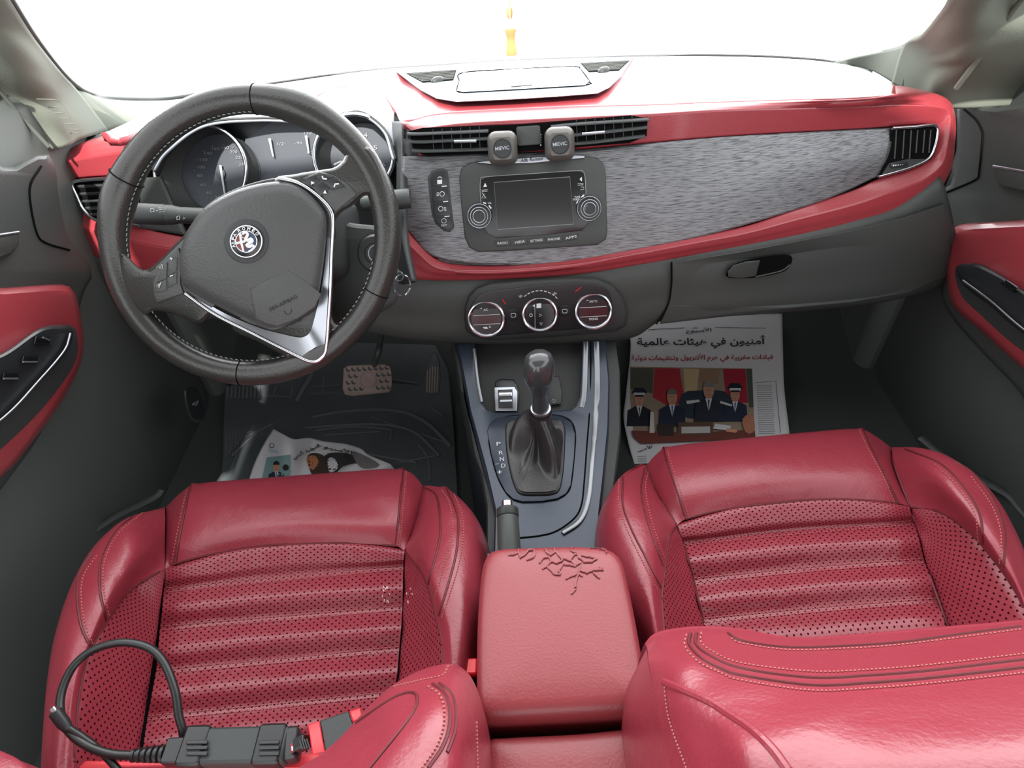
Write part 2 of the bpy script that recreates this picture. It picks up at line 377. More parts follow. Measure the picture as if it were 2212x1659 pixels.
tag(patch('trim_2', [[D(150, 178, 1.13), D(240, 216, 1.32), D(400, 214, 1.55), D(520, 190, 1.62)], [D(225, 287, 1.17), D(300, 262, 1.24), D(410, 222, 1.50), D(530, 200, 1.60)]], 'pill', None, 40, 12, thick=0.01), kind='structure')
pr = pill('trim_3', [
 [D(2060, -60, .74), D(2180, -60, .70), D(2330, -60, .78), D(2330, -60, .78)+V((.2,0,0))], [D(2046, 0, .80), D(2120, 10, .78), D(2215, -5, .82), D(2215, -5, .82)+V((.2,0,0))],
 [D(2020, 39, .88), D(2080, 60, .85), D(2160, 70, .86), D(2160, 70, .86)+V((.2,0,0))], [D(1984, 82, .98), D(2050, 110, .93), D(2110, 130, .92), D(2110, 130, .92)+V((.2,0,0))],
 [D(1950, 100, 1.10), D(2010, 150, 1.02), D(2064, 190, 1.0), D(2064, 190, 1.0)+V((.2,0,0))], [D(1925, 182, 1.18), D(1975, 205, 1.10), D(2050, 235, 1.03), D(2050, 235, 1.03)+V((.2,0,0))]])
tag(patch('trim_4', [[D(1972, 92, 1.08), D(1948, 99, 1.16), D(1900, 113, 1.3), D(1810, 134, 1.5)], [D(1945, 200, 1.14), D(1929, 180, 1.22), D(1870, 148, 1.4), D(1800, 136, 1.52)]], 'pill', None, 40, 12, thick=0.01), kind='structure')
for i_, s_ in enumerate((-1, 1)):
    ob = MB(); ob.box((s_*.885, 1.20, .30), .012, .26, .25); ob.box((s_*.82, 1.12, .43), .078, .012, .265); tag(ob.build('trim_%d' % (20+i_), 'plast2'), kind='structure')  # unseen boxes added to block sky light through gaps beside the dash
gr = MB()
for i in range(5): gr.tube([D(104+12*i, 231+12*i, .985+.01*i), D(128+11*i, 232+12*i, .985+.01*i)], 0.0008)
gr.tube(spline([D(80, 214, .965), D(110, 215, .96), D(128, 219, .97), D(145, 238, .98), D(162, 262, .99)], 16), 0.0008)
gr.tube([D(150, 287, 1.04), D(170, 287, 1.045)], 0.0008)
tag(gr.build('trim_5', 'pill'), kind='structure')
tag(tube('trim_6', [D(-30, 165, .905), D(0, 197, .935), D(55, 262, .975), D(106, 318, 1.0)], 0.003, 'sail', None, 20), kind='structure')
tag(tube('trim_7', [D(2225, -20, .79), D(2190, 22, .83), D(2130, 105, .90), D(2066, 190, .975)], 0.004, 'pill', None, 20), kind='structure')
rf = MB(); xs = [-.74, -.66, -.5, 0, .5, .66, .74]; zs = [1.30, 1.40, 1.44, 1.46, 1.44, 1.40, 1.30]; vs = []; fs = []  # out-of-view roof, added so its front edge keeps sun off the cabin
for y, dz in ((-1.2, -.02), (-.5, .02), (0, .01), (.30, -.02), (.47, -.07)):
    for x, z in zip(xs, zs): vs.append((x, y, z+dz))
for y, dz in ((-1.2, .0), (-.5, .04), (0, .03), (.30, .0), (.47, -.06)):
    for x, z in zip(xs, zs): vs.append((x, y, z+dz))
for k in (0, 35):
    for i in range(4):
        for j in range(6): fs.append((k+i*7+j, k+i*7+j+1, k+i*7+8+j, k+i*7+7+j))
for j in range(6): fs.append((28+j, 29+j, 64+j, 63+j))
rf.add(vs, fs); tag(rf.build('ceiling', mat('headliner', (128, 127, 122), .9)), kind='structure')
# windscreen with its black lower border
win = thing('window_1', None, None); win['kind'] = 'structure'
gl = MB(); gx = [(-0.72, 1.66, .62), (0.72, 1.66, .62), (0.60, 0.42, 1.42), (-0.60, 0.42, 1.42)]
gl.add(gx+[(a, b+0.005, c+0.004) for a, b, c in gx], [(0, 1, 2, 3), (7, 6, 5, 4), (0, 4, 5, 1), (1, 5, 6, 2), (2, 6, 7, 3), (3, 7, 4, 0)])
gl.build('glass', 'glass', win)
tube('window_frame', [D(20, -10, .83), D(76, 80, .94), D(131, 152, 1.05), D(170, 188, 1.15), D(200, 202, 1.25), D(228, 210, 1.34), D(300, 214, 1.45), D(380, 211, 1.55), D(500, 190, 1.6)], 0.0045, 'plast', win, 60)
tube('window_frame', [D(470, 197, 1.6), D(600, 178, 1.6), D(800, 150, 1.6), D(950, 139, 1.6), D(1100, 129, 1.6), D(1370, 120, 1.6), D(1600, 120, 1.6), D(1750, 127, 1.6), D(1810, 133, 1.55), D(1900, 112, 1.33), D(1950, 98, 1.18), D(1984, 80, 1.05)], 0.003, 'plast2', win, 60)

# ================================================================ dashboard
dash = thing('dashboard', 'red and black dashboard with brushed dark trim panel under the windscreen', 'dashboard', (0, 1.0, 0.4))
# upper pad: lip -> windscreen base
lip = [(228, 300), (268, 296), (330, 270), (400, 246), (560, 214), (671, 212), (717, 191), (780, 186), (823, 200), (852, 236), (870, 262), (930, 250), (1000, 243), (1200, 233), (1400, 228), (1547, 222), (1730, 216), (1860, 212), (1935, 203)]
back = [(218, 291), (232, 284), (280, 262), (330, 235), (400, 214), (600, 183), (700, 168), (800, 156), (860, 150), (900, 147), (960, 141), (1000, 138), (1100, 131), (1370, 123), (1480, 122), (1600, 123), (1750, 130), (1860, 148), (1925, 184)]
rowB = on(TOP, back); rowL = on(TOP, lip)
rowL[6] = D(717, 191, 1.11); rowL[7] = D(780, 186, 1.10); rowL[8] = D(823, 200, 1.08); rowL[9] = D(852, 236, 1.05)
mid = [rowB[i].lerp(rowL[i], 0.5)+V((0, 0, 0.006)) for i in range(len(lip))]
patch('upper_pad', [rowB, mid, rowL], 'pad', dash, 160, 40, par=True, thick=0.012)
# red surround: inner edge, crease, outer edge around the trim panel
Ub = [((905,337),(890,283),(870,262)),((1000,332),(1000,267),(1000,243)),((1200,326),(1200,256),(1200,233)),((1400,309),(1400,247),(1400,228)),((1547,296),(1547,238),(1547,222)),((1730,285),(1730,233),(1730,216)),((1860,278),(1870,229),(1860,212)),((1929,273),(1951,226),(1935,203)),((2000,268),(2024,230),(1990,196)),((2024,272),(2050,240),(2043,212)),((2026,290),(2053,270),(2060,250)),((2020,325),(2045,320),(2060,310)),((2008,346),(2034,358),(2050,370)),((1970,365),(1990,392),(2015,425)),((1900,386),(1900,423),(1945,462)),((1840,412),(1840,443),(1840,492)),((1730,447),(1720,474),(1715,516)),((1620,485),(1610,504),(1600,537)),((1510,508),(1510,523),(1500,554)),((1400,530),(1400,544),(1400,570)),((1250,556),(1250,571),(1250,592)),((1100,572),(1100,584),(1100,602)),((1000,572),(1000,585),(1000,605)),((945,560),(940,577),(935,606)),((905,522),(900,542),(893,606)),((883,495),(880,520),(874,602)),((868,440),(862,470),(858,560))]
inn = [FACE(a[0], a[1], -0.004) for a, b, c in Ub]; cre = [FACE(b[0], b[1], 0.012) for a, b, c in Ub]
outr = [(TOP(c[0], c[1]) if i < 8 else FACE(c[0], c[1], -0.012)) for i, (a, b, c) in enumerate(Ub)]
bk = [o+V((0.0, 0.06, -0.012)) for o in outr]
patch('red_surround', [inn, cre], 'pad', dash, 260, 14, par=True, thick=0.008)
patch('red_surround', [cre, [a.lerp(b, .5)+V((0, -.004, .002)) for a, b in zip(cre, outr)], outr, bk], 'pad', dash, 260, 24, par=True, thick=0.004)
# left red surround around the left air vent
Lb = [((300,380),(300,322),(300,284)),((237,380),(268,327),(270,294)),((175,384),(160,346),(190,305)),((160,388),(137,352),(132,330)),((156,397),(128,368),(115,358)),((160,412),(128,392),(116,385)),((168,432),(134,428),(122,416)),((178,452),(146,458),(135,455)),((190,467),(169,484),(150,492)),((212,478),(200,500),(178,538)),((250,483),(250,514),(215,560)),((290,487),(290,523),(285,578)),((340,500),(350,534),(340,590)),((390,510),(400,540),(400,600)),((470,520),(470,548),(470,606))]
inn = [FACE(a[0], a[1], -0.004) for a, b, c in Lb]; cre = [FACE(b[0], b[1], 0.010) for a, b, c in Lb]
outr = [FACE(c[0], c[1], -0.012-.02*(i < 3)) for i, (a, b, c) in enumerate(Lb)]
bk = [o+V((0.0, 0.06, -0.012)) for o in outr]
patch('red_surround', [inn, cre], 'pad', dash, 160, 12, par=True, thick=0.008)
patch('red_surround', [cre, [a.lerp(b, .5)+V((0, -.004, .002)) for a, b in zip(cre, outr)], outr, bk], 'pad', dash, 160, 24, par=True, thick=0.004)
# black backing added so bright sky does not show through panel gaps
patch('gap_backing', [[FACE(x, y, -.022) for x, y in q] for q in ([(870,300),(1400,275),(1900,250),(2040,240)], [(872,440),(1400,420),(1900,330),(2046,310)], [(890,560),(1400,548),(1900,402),(2030,380)])], 'black', dash, 60, 20, par=True, thick=.004)
patch('gap_backing', [[FACE(x, y, -.022) for x, y in q] for q in ([(135,350),(200,320),(300,310)], [(135,420),(200,430),(300,430)], [(170,500),(240,520),(300,540)])], 'black', dash, 30, 20, par=True, thick=.004)
# trim panel
pt = [(868,338),(905,337),(1000,333),(1200,328),(1400,310),(1547,297),(1730,286),(1929,276)]
pb = [(868,470),(888,505),(960,562),(1180,572),(1400,536),(1560,500),(1770,436),(1897,380)]
pm = [((a[0]+b[0])/2, (a[1]+b[1])/2) for a, b in zip(pt, pb)]; pm[0] = (866, 400); pm[-1] = (1921, 330)
patch('trim_panel', [on(FACE, pt, 0.0), on(FACE, pm, 0.006), on(FACE, pb, 0.0)], 'trim', dash, 120, 40, thick=0.006, par=True)
patch('trim_panel', [[FACE(x, y, .0005) for x, y in ((262,386),(300,384),(345,382))], [FACE(x, y, .0005) for x, y in ((262,490),(300,492),(400,508))]], 'plast', dash, 20, 20, thick=0.006)
# lower dash: knee panels, centre stack and glovebox
lowT = [(120, 430), (215, 556), (340, 588), (470, 604), (700, 604), (893, 604), (1100, 601), (1250, 590), (1400, 568), (1600, 536), (1840, 490), (1945, 460), (2040, 400)]
lowB = [(150, 640), (230, 660), (340, 672), (470, 690), (700, 700), (900, 735), (1100, 742), (1345, 733), (1440, 690), (1600, 680), (1840, 660), (1960, 640), (2075, 600)]
rT = [LOW(x, y, -0.008) for x, y in lowT]; rB = [LOW(x, y, -0.008) for x, y in lowB]
rM = [a.lerp(b, .5)+V((0, -.012, 0)) for a, b in zip(rT, rB)]; rU = [b+V((0, .10, -.03)) for b in rB]; rV = [b+V((0, .5, -.02)) for b in rB]
patch('lower_panel', [[a+V((0, .06, .01)) for a in rT], rT, rM, rB, rU, rV], 'plast', dash, 200, 60, par=True, thick=0.006)
def sidefill(n, xs): pass
# centre top pod
pod = plate('centre_top_pod', [(856,156),(882,176),(909,196),(943,214),(986,221),(1100,216),(1200,210),(1291,203),(1317,190),(1342,166),(1368,124),(1240,127),(1100,133),(960,142)], TOP, 'sheen_top', dash, th=0.012, bev=0.004, bpx=5)
lidm = plate('pod_lid', [(1000,157),(1120,149),(1240,144),(1253,149),(1273,176),(1264,184),(1130,192),(1000,199),(987,196),(992,176)], TOP, 'sheen_top', pod, th=0.0026, base=0.0122, bev=0.001, bpx=1.5)
MB().plate([(1103,184),(1150,180),(1150,183),(1104,187)], TOP, th=0.001, base=0.0148).build('lid_tab', 'plast2', pod)
tube('lid_gap', on(TOP, [(1000,157),(1120,149),(1240,144),(1253,149),(1273,176),(1264,184),(1130,192),(1000,199),(987,196),(992,176)], 0.0125), 0.0011, 'hole', pod, 60, closed=True)
for q, kn in (([(877,158),(986,150),(979,173),(913,178)], (945,176)), ([(1254,136),(1360,130),(1337,152),(1272,155)], (1304,155))):
    v = plate('top_vent', q, TOP, 'hole', dash, th=0.0014, base=0.0115)
    sl = MB()
    for i in range(1, 7):
        t = i/7; a = (q[0][0]*(1-t)+q[3][0]*t, q[0][1]*(1-t)+q[3][1]*t); b = (q[1][0]*(1-t)+q[2][0]*t, q[1][1]*(1-t)+q[2][1]*t)
        sl.tube([TOP(a[0]+1, a[1], .014), TOP(b[0]-1, b[1], .014)], 0.0016, k=6)
    sl.build('slat', 'plast', v)
    k_ = MB(); c = TOP(kn[0], kn[1], .012); k_.lathe(c, (0, 0, 1), [(.014, 0), (.013, .004), (.009, .007), (.004, .008)], 20, (1, .6)); k_.build('vent_wheel', 'plast2', v)
# centre face vents
cv = plate('centre_vent', [(884,283),(913,276),(1130,268),(1362,249),(1399,256),(1397,294),(1360,309),(1140,327),(924,338),(893,326)], FACE, 'hole', dash, th=0.017, base=-0.004)
for a, b in (([(880,289),(914,289),(1055,283)], [(1190,274),(1250,268),(1401,258)]), ([(885,306),(925,306),(1055,299)], [(1236,292),(1290,287),(1398,275)]), ([(890,325),(930,326),(1058,322)], [(1236,311),(1290,306),(1393,294)])):
    for q in (a, b):
        s_ = MB(); s_.tube(spline(on(FACE, q, .0150), 16), 0.0035, k=8, flat=.5, up=(0, -.3, 1)); s_.build('slat', 'plast2', cv)
fins = MB()
for x in list(range(935, 1055, 20))+list(range(1245, 1380, 20)):
    y0 = 330-(x-924)*.066
    fins.tube([FACE(x, y0-50, .0135), FACE(x+2, y0-4, .0135)], 0.0010, k=5)
fins.build('fin', 'black', cv)
for x0, y0, x1, y1 in ((981,306,1029,305),(1257,290,1306,286)):
    MB().tube(on(FACE, [(x0,y0),(x1,y1)], .0190), 0.0024, k=8).build('vent_tab', 'alum', cv)
MB().plate(rrect(1116,272,1168,314,5), FACE, th=0.004, base=0.012, bev=.002, bpx=2).build('thumb_wheel_cover', 'plast', cv)
d_ = MB()
for i in range(5): d_.plate(circ(1168, 291+i*5.6, 1.6, 8), FACE, th=0.0006, base=0.0125)
d_.build('marking', 'white', cv)
# right vent
rv = plate('side_vent', [(1925,276),(2018,271),(2024,279),(2019,312),(2004,341),(1968,360),(1899,381),(1914,350),(1922,310)], FACE, 'hole', dash, th=0.010, base=-0.006)
for x in (1934, 1951, 1966, 1980, 1995, 2008):
    MB().tube(on(FACE, [(x+2,281),(x-2,343 if x < 1980 else 330)], 0.004), 0.0016, k=6).build('slat', 'black', rv)
tube('chrome_frame', on(FACE, [(1927,277),(1975,274),(2012,270),(2023,274),(2025,285),(2020,313),(2006,342),(1969,361),(1930,373),(1897,382)], 0.006), 0.0026, 'chrome', rv, 70)
plate('vent_panel', [(1921,352),(1960,344),(2004,343),(1969,358),(1904,378)], FACE, 'plast2', rv, th=0.002, base=0.003)
plate('vent_dial', rrect(1923,350,1962,362,5), FACE, 'black', rv, th=0.003, base=0.004, bev=.001, bpx=1.5)
d_ = MB()
for i in range(5): d_.plate(circ(1930+i*5, 357.5-i*.5, 1.9-.25*i, 8), FACE, th=0.0006, base=0.0072)
d_.build('marking', 'white', rv)
# left vent
lv = plate('side_vent', [(162,390),(240,384),(300,382),(300,486),(219,478),(198,470),(180,447),(166,420),(159,400)], FACE, 'hole', dash, th=0.010, base=-0.006)
for y in (402, 418, 434, 449, 463):
    MB().tube(on(FACE, [(168+(y-402)*.35, y+1),(292,y-4)], 0.003), 0.0028, k=6).build('slat', 'plast2', lv)
tube('vent_tab', on(FACE, [(192,434),(232,431)], .007), .0014, 'gl', lv)
tube('chrome_frame', on(FACE, [(300,382),(237,385),(170,390),(158,395),(157,403),(165,420),(177,446),(190,463),(200,471),(219,478),(300,487)], 0.010), 0.0030, 'chrome', lv, 70)
# switch strip
ss = plate('switch_strip', [(924,383),(933,369),(956,363),(966,368),(974,430),(981,491),(972,501),(959,499),(941,484),(933,464),(928,425)], FACE, 'plast2', dash, th=0.004, base=0.004, bev=.002, bpx=2.5)
bt = [[(929,384),(937,372),(955,368),(962,371),(966,400),(932,404)],[(932,407),(966,403),(970,432),(935,436)],[(935,439),(970,435),(974,464),(939,467),(937,460)],[(939,470),(974,467),(977,490),(970,497),(960,495),(945,482)]]
for q in bt: plate('switch_button', q, FACE, 'black', ss, th=0.002, base=0.0072, bev=.0008, bpx=1.2)
mk = MB()
for (x, y) in ((959,401),(962,434),(965,466)): mk.plate([(x-5,y+.8),(x+6,y-.4),(x+6,y+1.8),(x-5,y+3)], FACE, th=.001, base=.009)
mk.plate([(944,389),(955,388),(955,397),(945,398)], FACE, th=.0006, base=.0094)
for c_, rr in (((950,387), 4),): mk.tube(on(FACE, circ(c_[0], c_[1]-1, rr, 10, a0=180, a1=360), .0096), .0006, k=4)
for cx_, cy_, flip in ((952,419,1),(955,451,-1)):
    mk.tube(on(FACE, circ(cx_+3*flip, cy_, 5, 12, ry=5), .0096), .0005, k=4, closed=True)
    for k in (-3, 0, 3): mk.tube(on(FACE, [(cx_-4*flip, cy_+k), (cx_-9*flip, cy_+k+1)], .0096), .0005, k=4)
mk.tube(on(FACE, circ(959, 477, 5, 12), .0096), .0004, k=4, closed=True)
add_text(mk, 'SET', (953,489), (966,488), FACE, 4, .0094)
mk.build('marking', 'white', ss)
# infotainment unit
ra = thing('car_radio', 'black infotainment unit with grey screen and two round knobs set in dash centre', 'car radio', FACE(1155, 545))
plate('bezel', [(992,384),(997,364),(1012,354),(1032,349),(1150,343),(1264,337),(1290,341),(1304,355),(1308,372),(1312,498),(1309,516),(1291,529),(1160,538),(1034,545),(1014,535),(1004,514),(996,440)], FACE, 'plast', ra, th=0.008, base=0.004, bev=.004, bpx=5)
fc = plate('front_glass', [(1039,390),(1052,382),(1150,375),(1247,369),(1262,375),(1266,420),(1271,480),(1258,498),(1170,508),(1072,514),(1055,505),(1045,492)], FACE, 'gloss', ra, th=0.0015, base=0.012, bev=.0008, bpx=1.5)
plate('screen', [(1067,394),(1231,382),(1239,484),(1075,496)], FACE, 'screen', ra, th=0.0006, base=0.0135)
tube('screen_border', on(FACE, [(1067,394),(1231,382),(1239,484),(1075,496)], .0141), .0005, 'grey', ra, closed=True)
tube('front_border', on(FACE, smooth_open([(1045,492),(1039,440),(1038,390),(1052,382),(1150,375),(1247,369),(1262,375),(1266,420)], 50), .0135), .0006, 'grey', ra)
for (cx_, cy_) in ((1036,466),(1272,450)):
    c = FACE(cx_, cy_, .010); nn = (CAM-c).normalized(); nn = (V((0, -.9, .42))*1.0+nn*.4).normalized()
    kb = MB().lathe(c, nn, [(.0185, 0), (.0185, .006), (.0165, .008), (.0135, .0085), (.0135, .016), (.012, .0185), (.009, .019), (.0088, .0182), (.001, .0182)], 40).build('knob', 'black', ra)
    for r_, h_ in ((.0176, .0075), (.0130, .0180), (.0090, .0192)):
        q = [c+nn*h_+v for v in [nn.cross(V((0, 0, 1))).normalized()*(r_*math.cos(t*math.pi/16))+nn.cross(nn.cross(V((0, 0, 1)))).normalized()*(r_*math.sin(t*math.pi/16)) for t in range(32)]]
        MB().tube(q, .0006, True, 5).build('knob_ring', 'alum', kb)
def KN(px, py, off=0): return FACE(px, py, off+.0295)
mk = MB(); mk.tube(on(KN, circ(1034, 465, 5, 14, a0=-60, a1=240)), .0005, k=4); mk.tube(on(KN, [(1034,458),(1034,465)]), .0005, k=4)
add_text(mk, 'BROWSE', (1263,448), (1280,447), KN, 4.5, 0); add_text(mk, 'ENTER', (1264,454), (1280,453), KN, 4, 0)
mk.build('marking', 'grey', ra)
bx0 = [(1065,520),(1103,518),(1140,515),(1178,512),(1216,509),(1252,504)]
for i in range(5):
    a, b = bx0[i], bx0[i+1]
    plate('menu_button', [(a[0]+1,a[1]),(b[0]-1,b[1]),(b[0]-(6 if i == 4 else 1),b[1]+13),(a[0]+(8 if i == 0 else 2),a[1]+13)], FACE, 'plast2', ra, th=.002, base=.0115, bev=.0008, bpx=1)
mk = MB()
for i, t in enumerate(('RADIO', 'MEDIA', 'SETTINGS', 'PHONE', 'APPS')):
    a, b = bx0[i], bx0[i+1]; add_text(mk, t, (a[0]+(10 if i < 2 else 6),a[1]+8.5), (b[0]-6,b[1]+8.5), FACE, 5, .0138)
add_text(mk, 'TUNE', (1241,428), (1253,427), FACE, 4, .0138, 0, .01); add_text(mk, 'SCROLL', (1238,433), (1255,432), FACE, 4, .0138, 0, .01); add_text(mk, 'VOL', (1054,441), (1062,440), FACE, 4, .0138)
for q in ([(1044,404),(1048,395),(1052,403)], [(1252,387),(1257,382),(1257,392)], [(1043,436),(1050,438),(1050,441),(1044,439)], [(1057,443),(1062,449),(1060,452),(1055,445)], [(1254,426),(1262,419),(1262,424),(1256,427)], [(1246,435),(1250,431),(1248,438),(1244,441)]): mk.plate(q, FACE, th=.0006, base=.0136)
for q in ([(1041,411),(1053,410),(1053,413),(1041,414)], [(1248,397),(1260,396),(1260,399),(1248,400)]): mk.tube(on(FACE, q, .0137), .0004, True, 4)
mk.tube(on(FACE, [(1041,428),(1046,418),(1046,428)], .0137), .0004, True, 4); mk.tube(on(FACE, [(1041,416),(1050,428)], .0137), .0004, k=4)
mk.tube(on(FACE, [(1254,410),(1261,409),(1261,404),(1255,404)], .0137), .0004, k=4)
mk.build('marking', 'white', ra)
st = plate('logo_strip', [(1029,351),(1060,347),(1148,341),(1240,336),(1263,337),(1262,341),(1240,343),(1148,352),(1060,354)], FACE, 'gl', ra, th=.003, base=.0115, bev=.0006, bpx=.8)
mk = MB(); add_text(mk, 'Alfa Romeo', (1124,351), (1173,346), FACE, 8, .0148, .35, .012); mk.build('lettering', 'ink', st)
# climate control panel
cl = plate('climate_panel', [(1003,690),(1004,664),(1012,640),(1030,622),(1060,612),(1160,604),(1240,600),(1290,602),(1322,616),(1343,640),(1357,676),(1352,704),(1330,716),(1200,728),(1060,735),(1024,728),(1006,714)], LOW, 'plast2', dash, th=.014, base=.002, bev=.006, bpx=9)
plate('climate_face', [(1014,690),(1016,664),(1026,646),(1050,630),(1110,622),(1200,612),(1262,611),(1305,620),(1320,640),(1322,670),(1318,694),(1290,706),(1180,716),(1060,726),(1030,722),(1017,710)], LOW, 'black', cl, th=.004, base=.014, bev=.002, bpx=4, smooth=60)
for i, (cx_, cy_, r_) in enumerate(((1051,687,41),(1166,677,39),(1281,670,41))):
    c = LOW(cx_, cy_, .016); nn = V((0, -.92, .40)).normalized(); R_ = r_*1.0/FPX*(c-CAM).dot(FW)
    kb = MB().lathe(c, nn, [(R_*.97, -.004), (R_*.97, .006), (R_*.86, .0085), (R_*.80, .007), (.001, .007)], 48).build('climate_dial', 'gloss', cl)
    a_ = V((1, 0, 0)); b2 = nn.cross(a_).normalized()
    q = [c+nn*.008+a_*(R_*.91*math.cos(t*math.pi/24))+b2*(R_*.91*math.sin(t*math.pi/24)) for t in range(48)]
    MB().tube(q, R_*.085, True, 10).build('dial_ring', 'chrome', kb)
    def DD(px, py, off=0, c=c, nn=nn):
        r = ray(px, py); cc = c+nn*(.0072+off); return CAM+r*((cc-CAM).dot(nn)/r.dot(nn))
    mk = MB()
    if i != 1:
        mk.tube(on(DD, [(cx_-29,cy_-5),(cx_+29,cy_-8)]), .0004, k=4); mk.tube(on(DD, [(cx_-28,cy_+15),(cx_+30,cy_+12)]), .0004, k=4)
        MB().plate([(cx_-30,cy_-4),(cx_+30,cy_-7),(cx_+29,cy_+11),(cx_-28,cy_+14)], DD, th=.0003).build('display', 'redled', kb)
        if i == 0:
            add_text(mk, 'AC', (1045,672), (1054,671), DD, 5); add_text(mk, 'A', (1056,709), (1061,708), DD, 5)
            mk.plate([(1043,707),(1052,706),(1054,710),(1046,710)], DD, th=.0004)
        else: add_text(mk, 'AUTO', (1273,654), (1290,653), DD, 5); add_text(mk, 'MONO', (1273,692), (1292,691), DD, 5)
        mk.plate([(cx_-18,cy_-22),(cx_-8,cy_-28),(cx_-10,cy_-20)], DD, th=.0004)
    else:
        mk.tube(on(DD, circ(1147,681,3.2,10)), .0004, True, 4); mk.tube(on(DD, [(1165,678),(1165,684),(1171,681)]), .0004, True, 4); mk.tube(on(DD, [(1166,697),(1172,697),(1169,703)]), .0004, True, 4)
        mk.plate([(1150,661),(1154,658),(1155,663)], DD, th=.0004); mk.plate([(1159,656),(1169,655),(1169,665),(1159,666)], DD, th=.0004)
        mk.tube(on(DD, [(1155,652),(1156,712)]), .0003, k=4)
    mk.build('marking', 'white', kb)
for x, y in ((1109,681),(1220,672)): plate('climate_button', rrect(x-11,y-13,x+11,y+11,5), LOW, 'black', cl, th=.003, base=.017, bev=.001, bpx=2)
mk = MB()
for i in range(9):
    t = math.radians(228+84*i/8); mk.tube(on(LOW, [(1166+50*math.cos(t), 677+49*math.sin(t)), (1166+50*math.cos(t+.12), 677+49*math.sin(t+.12))], .0185), .0007, k=4)
for x, y in ((1125,641),(1199,635)): add_text(mk, '✻' if 0 else '*', (x-4,y+3), (x+4,y+2), LOW, 7, .0185)
for x, y in ((1109,681),(1220,672)): mk.tube(on(LOW, rrect(x-5,y-4,x+5,y+4,2), .0205), .0004, True, 4)
mk.build('marking', 'white', cl)
mk = MB(); mk.tube(on(LOW, [(1085,646),(1092,657)], .0185), .0006, k=4); mk.tube(on(LOW, [(1243,630),(1256,620)], .0185), .0006, k=4); mk.build('marking', 'bred', cl)
# glovebox
gb = plate('glovebox_door', [(1452,566),(1600,542),(1840,497),(1950,470),(2040,440),(2060,590),(1960,634),(1840,655),(1700,668),(1600,680),(1425,700),(1443,660),(1452,610)], LOW, 'plast', dash, th=.004, base=.004, bev=.002, bpx=3)
tube('door_gap', on(LOW, [(1450,566),(1450,620),(1442,660),(1418,700)], .0075), .0013, 'hole', gb, 30)
plate('handle_recess', [(1574,600),(1570,588),(1582,574),(1612,562),(1660,554),(1704,551),(1712,560),(1706,574),(1690,588),(1630,600)], LOW, 'hole', gb, th=.001, base=.008, smooth=40)
plate('handle', [(1573,598),(1572,586),(1584,573),(1610,565),(1642,562),(1633,596),(1600,602)], LOW, 'plast', gb, th=.006, base=.008, bev=.002, bpx=2)
tube('handle_edge', on(LOW, [(1632,598),(1660,592),(1690,584),(1706,572)], .0095), .0012, 'plast', gb, 16)
# instrument binnacle
ib = patch('instrument_hood', [[D(852,243,1.05),D(823,200,1.08),D(780,186,1.10),D(717,191,1.11),D(671,213,1.10),D(560,215,1.08),D(420,243,1.04),D(330,290,.99),D(300,330,.96)],
   [D(850,300,1.00),D(818,238,1.03),D(775,214,1.05),D(728,220,1.06),D(680,240,1.05),D(560,240,1.03),D(430,262,1.0),D(345,318,.96),D(318,350,.94)],
   [D(852,345,.965),D(832,285,.985),D(785,247,1.0),D(745,248,1.01),D(690,262,1.01),D(560,258,1.0),D(440,270,.98),D(360,325,.945),D(330,368,.93)]], 'gl', dash, 100, 30, par=True, thick=.004)
patch('instrument_hood', [[D(852,345,.965),D(832,285,.985),D(785,247,1.0),D(745,248,1.01),D(690,262,1.01),D(560,258,1.0),D(440,270,.98),D(360,325,.945),D(330,368,.93)],
   [D(850,350,1.06),D(825,300,1.07),D(785,262,1.08),D(745,262,1.09),D(690,272,1.09),D(560,268,1.09),D(440,282,1.08),D(370,335,1.05),D(345,380,1.04)]], 'plast2', dash, 100, 10, par=True, thick=.004)
patch('instrument_hood', [[D(868,262,.98),D(868,300,.965),D(868,340,.955),D(866,420,.93),D(870,520,.90),D(890,606,.88)],[D(846,262,1.02),D(850,310,.99),D(856,350,.97),D(856,430,.95),D(856,540,.92),D(858,610,.90)]], 'plast2', dash, 60, 10, par=True, thick=.01)
ic = thing('instrument_cluster', 'round black speedometer and rev counter gauges in chrome rings behind the steering wheel', 'instrument cluster', D(600, 480, 1.0))
CN = V((0, -.90, .44)).normalized(); C0 = D(600, 350, 1.03)
def CLs(px, py, off=0):
    r = ray(px, py); c = C0+CN*off; return CAM+r*((c-CAM).dot(CN)/r.dot(CN))
plate('backplate', [(300,470),(310,330),(430,255),(600,246),(740,238),(830,260),(868,330),(868,520),(600,560),(380,540)], CLs, 'black', ic, th=.004, base=-.03)
plate('backplate', [(530,300),(590,262),(700,262),(720,300),(700,380),(600,420),(520,420)], CLs, 'dial', ic, th=.003, base=-.024)
for (cx_, cy_, r_, hx, hy, hr) in ((433,369,99,478,374,84),(764,334,86,786,338,72)):
    cu = MB(); k = 48; rg = []
    for q, off in ((circ(cx_,cy_,r_,k,r_*1.02),.008),(circ(cx_,cy_,r_*.95,k,r_*.97),.004),(circ(hx,hy,hr,k),-.02)): rg.append(on(CLs, q, off))
    cu.add([v for q in rg for v in q], [(i*k+j, i*k+(j+1) % k, (i+1)*k+(j+1) % k, (i+1)*k+j) for i in range(2) for j in range(k)])
    cu.build('gauge_tube', 'plast2', ic)
    plate('gauge_face', circ(hx,hy,hr,48), CLs, 'dial', ic, th=.002, base=-.021)
    tube('gauge_ring', on(CLs, circ(cx_,cy_,r_,64,r_*1.02), .009), .0034, 'chrome', ic, closed=True)
mk = MB()
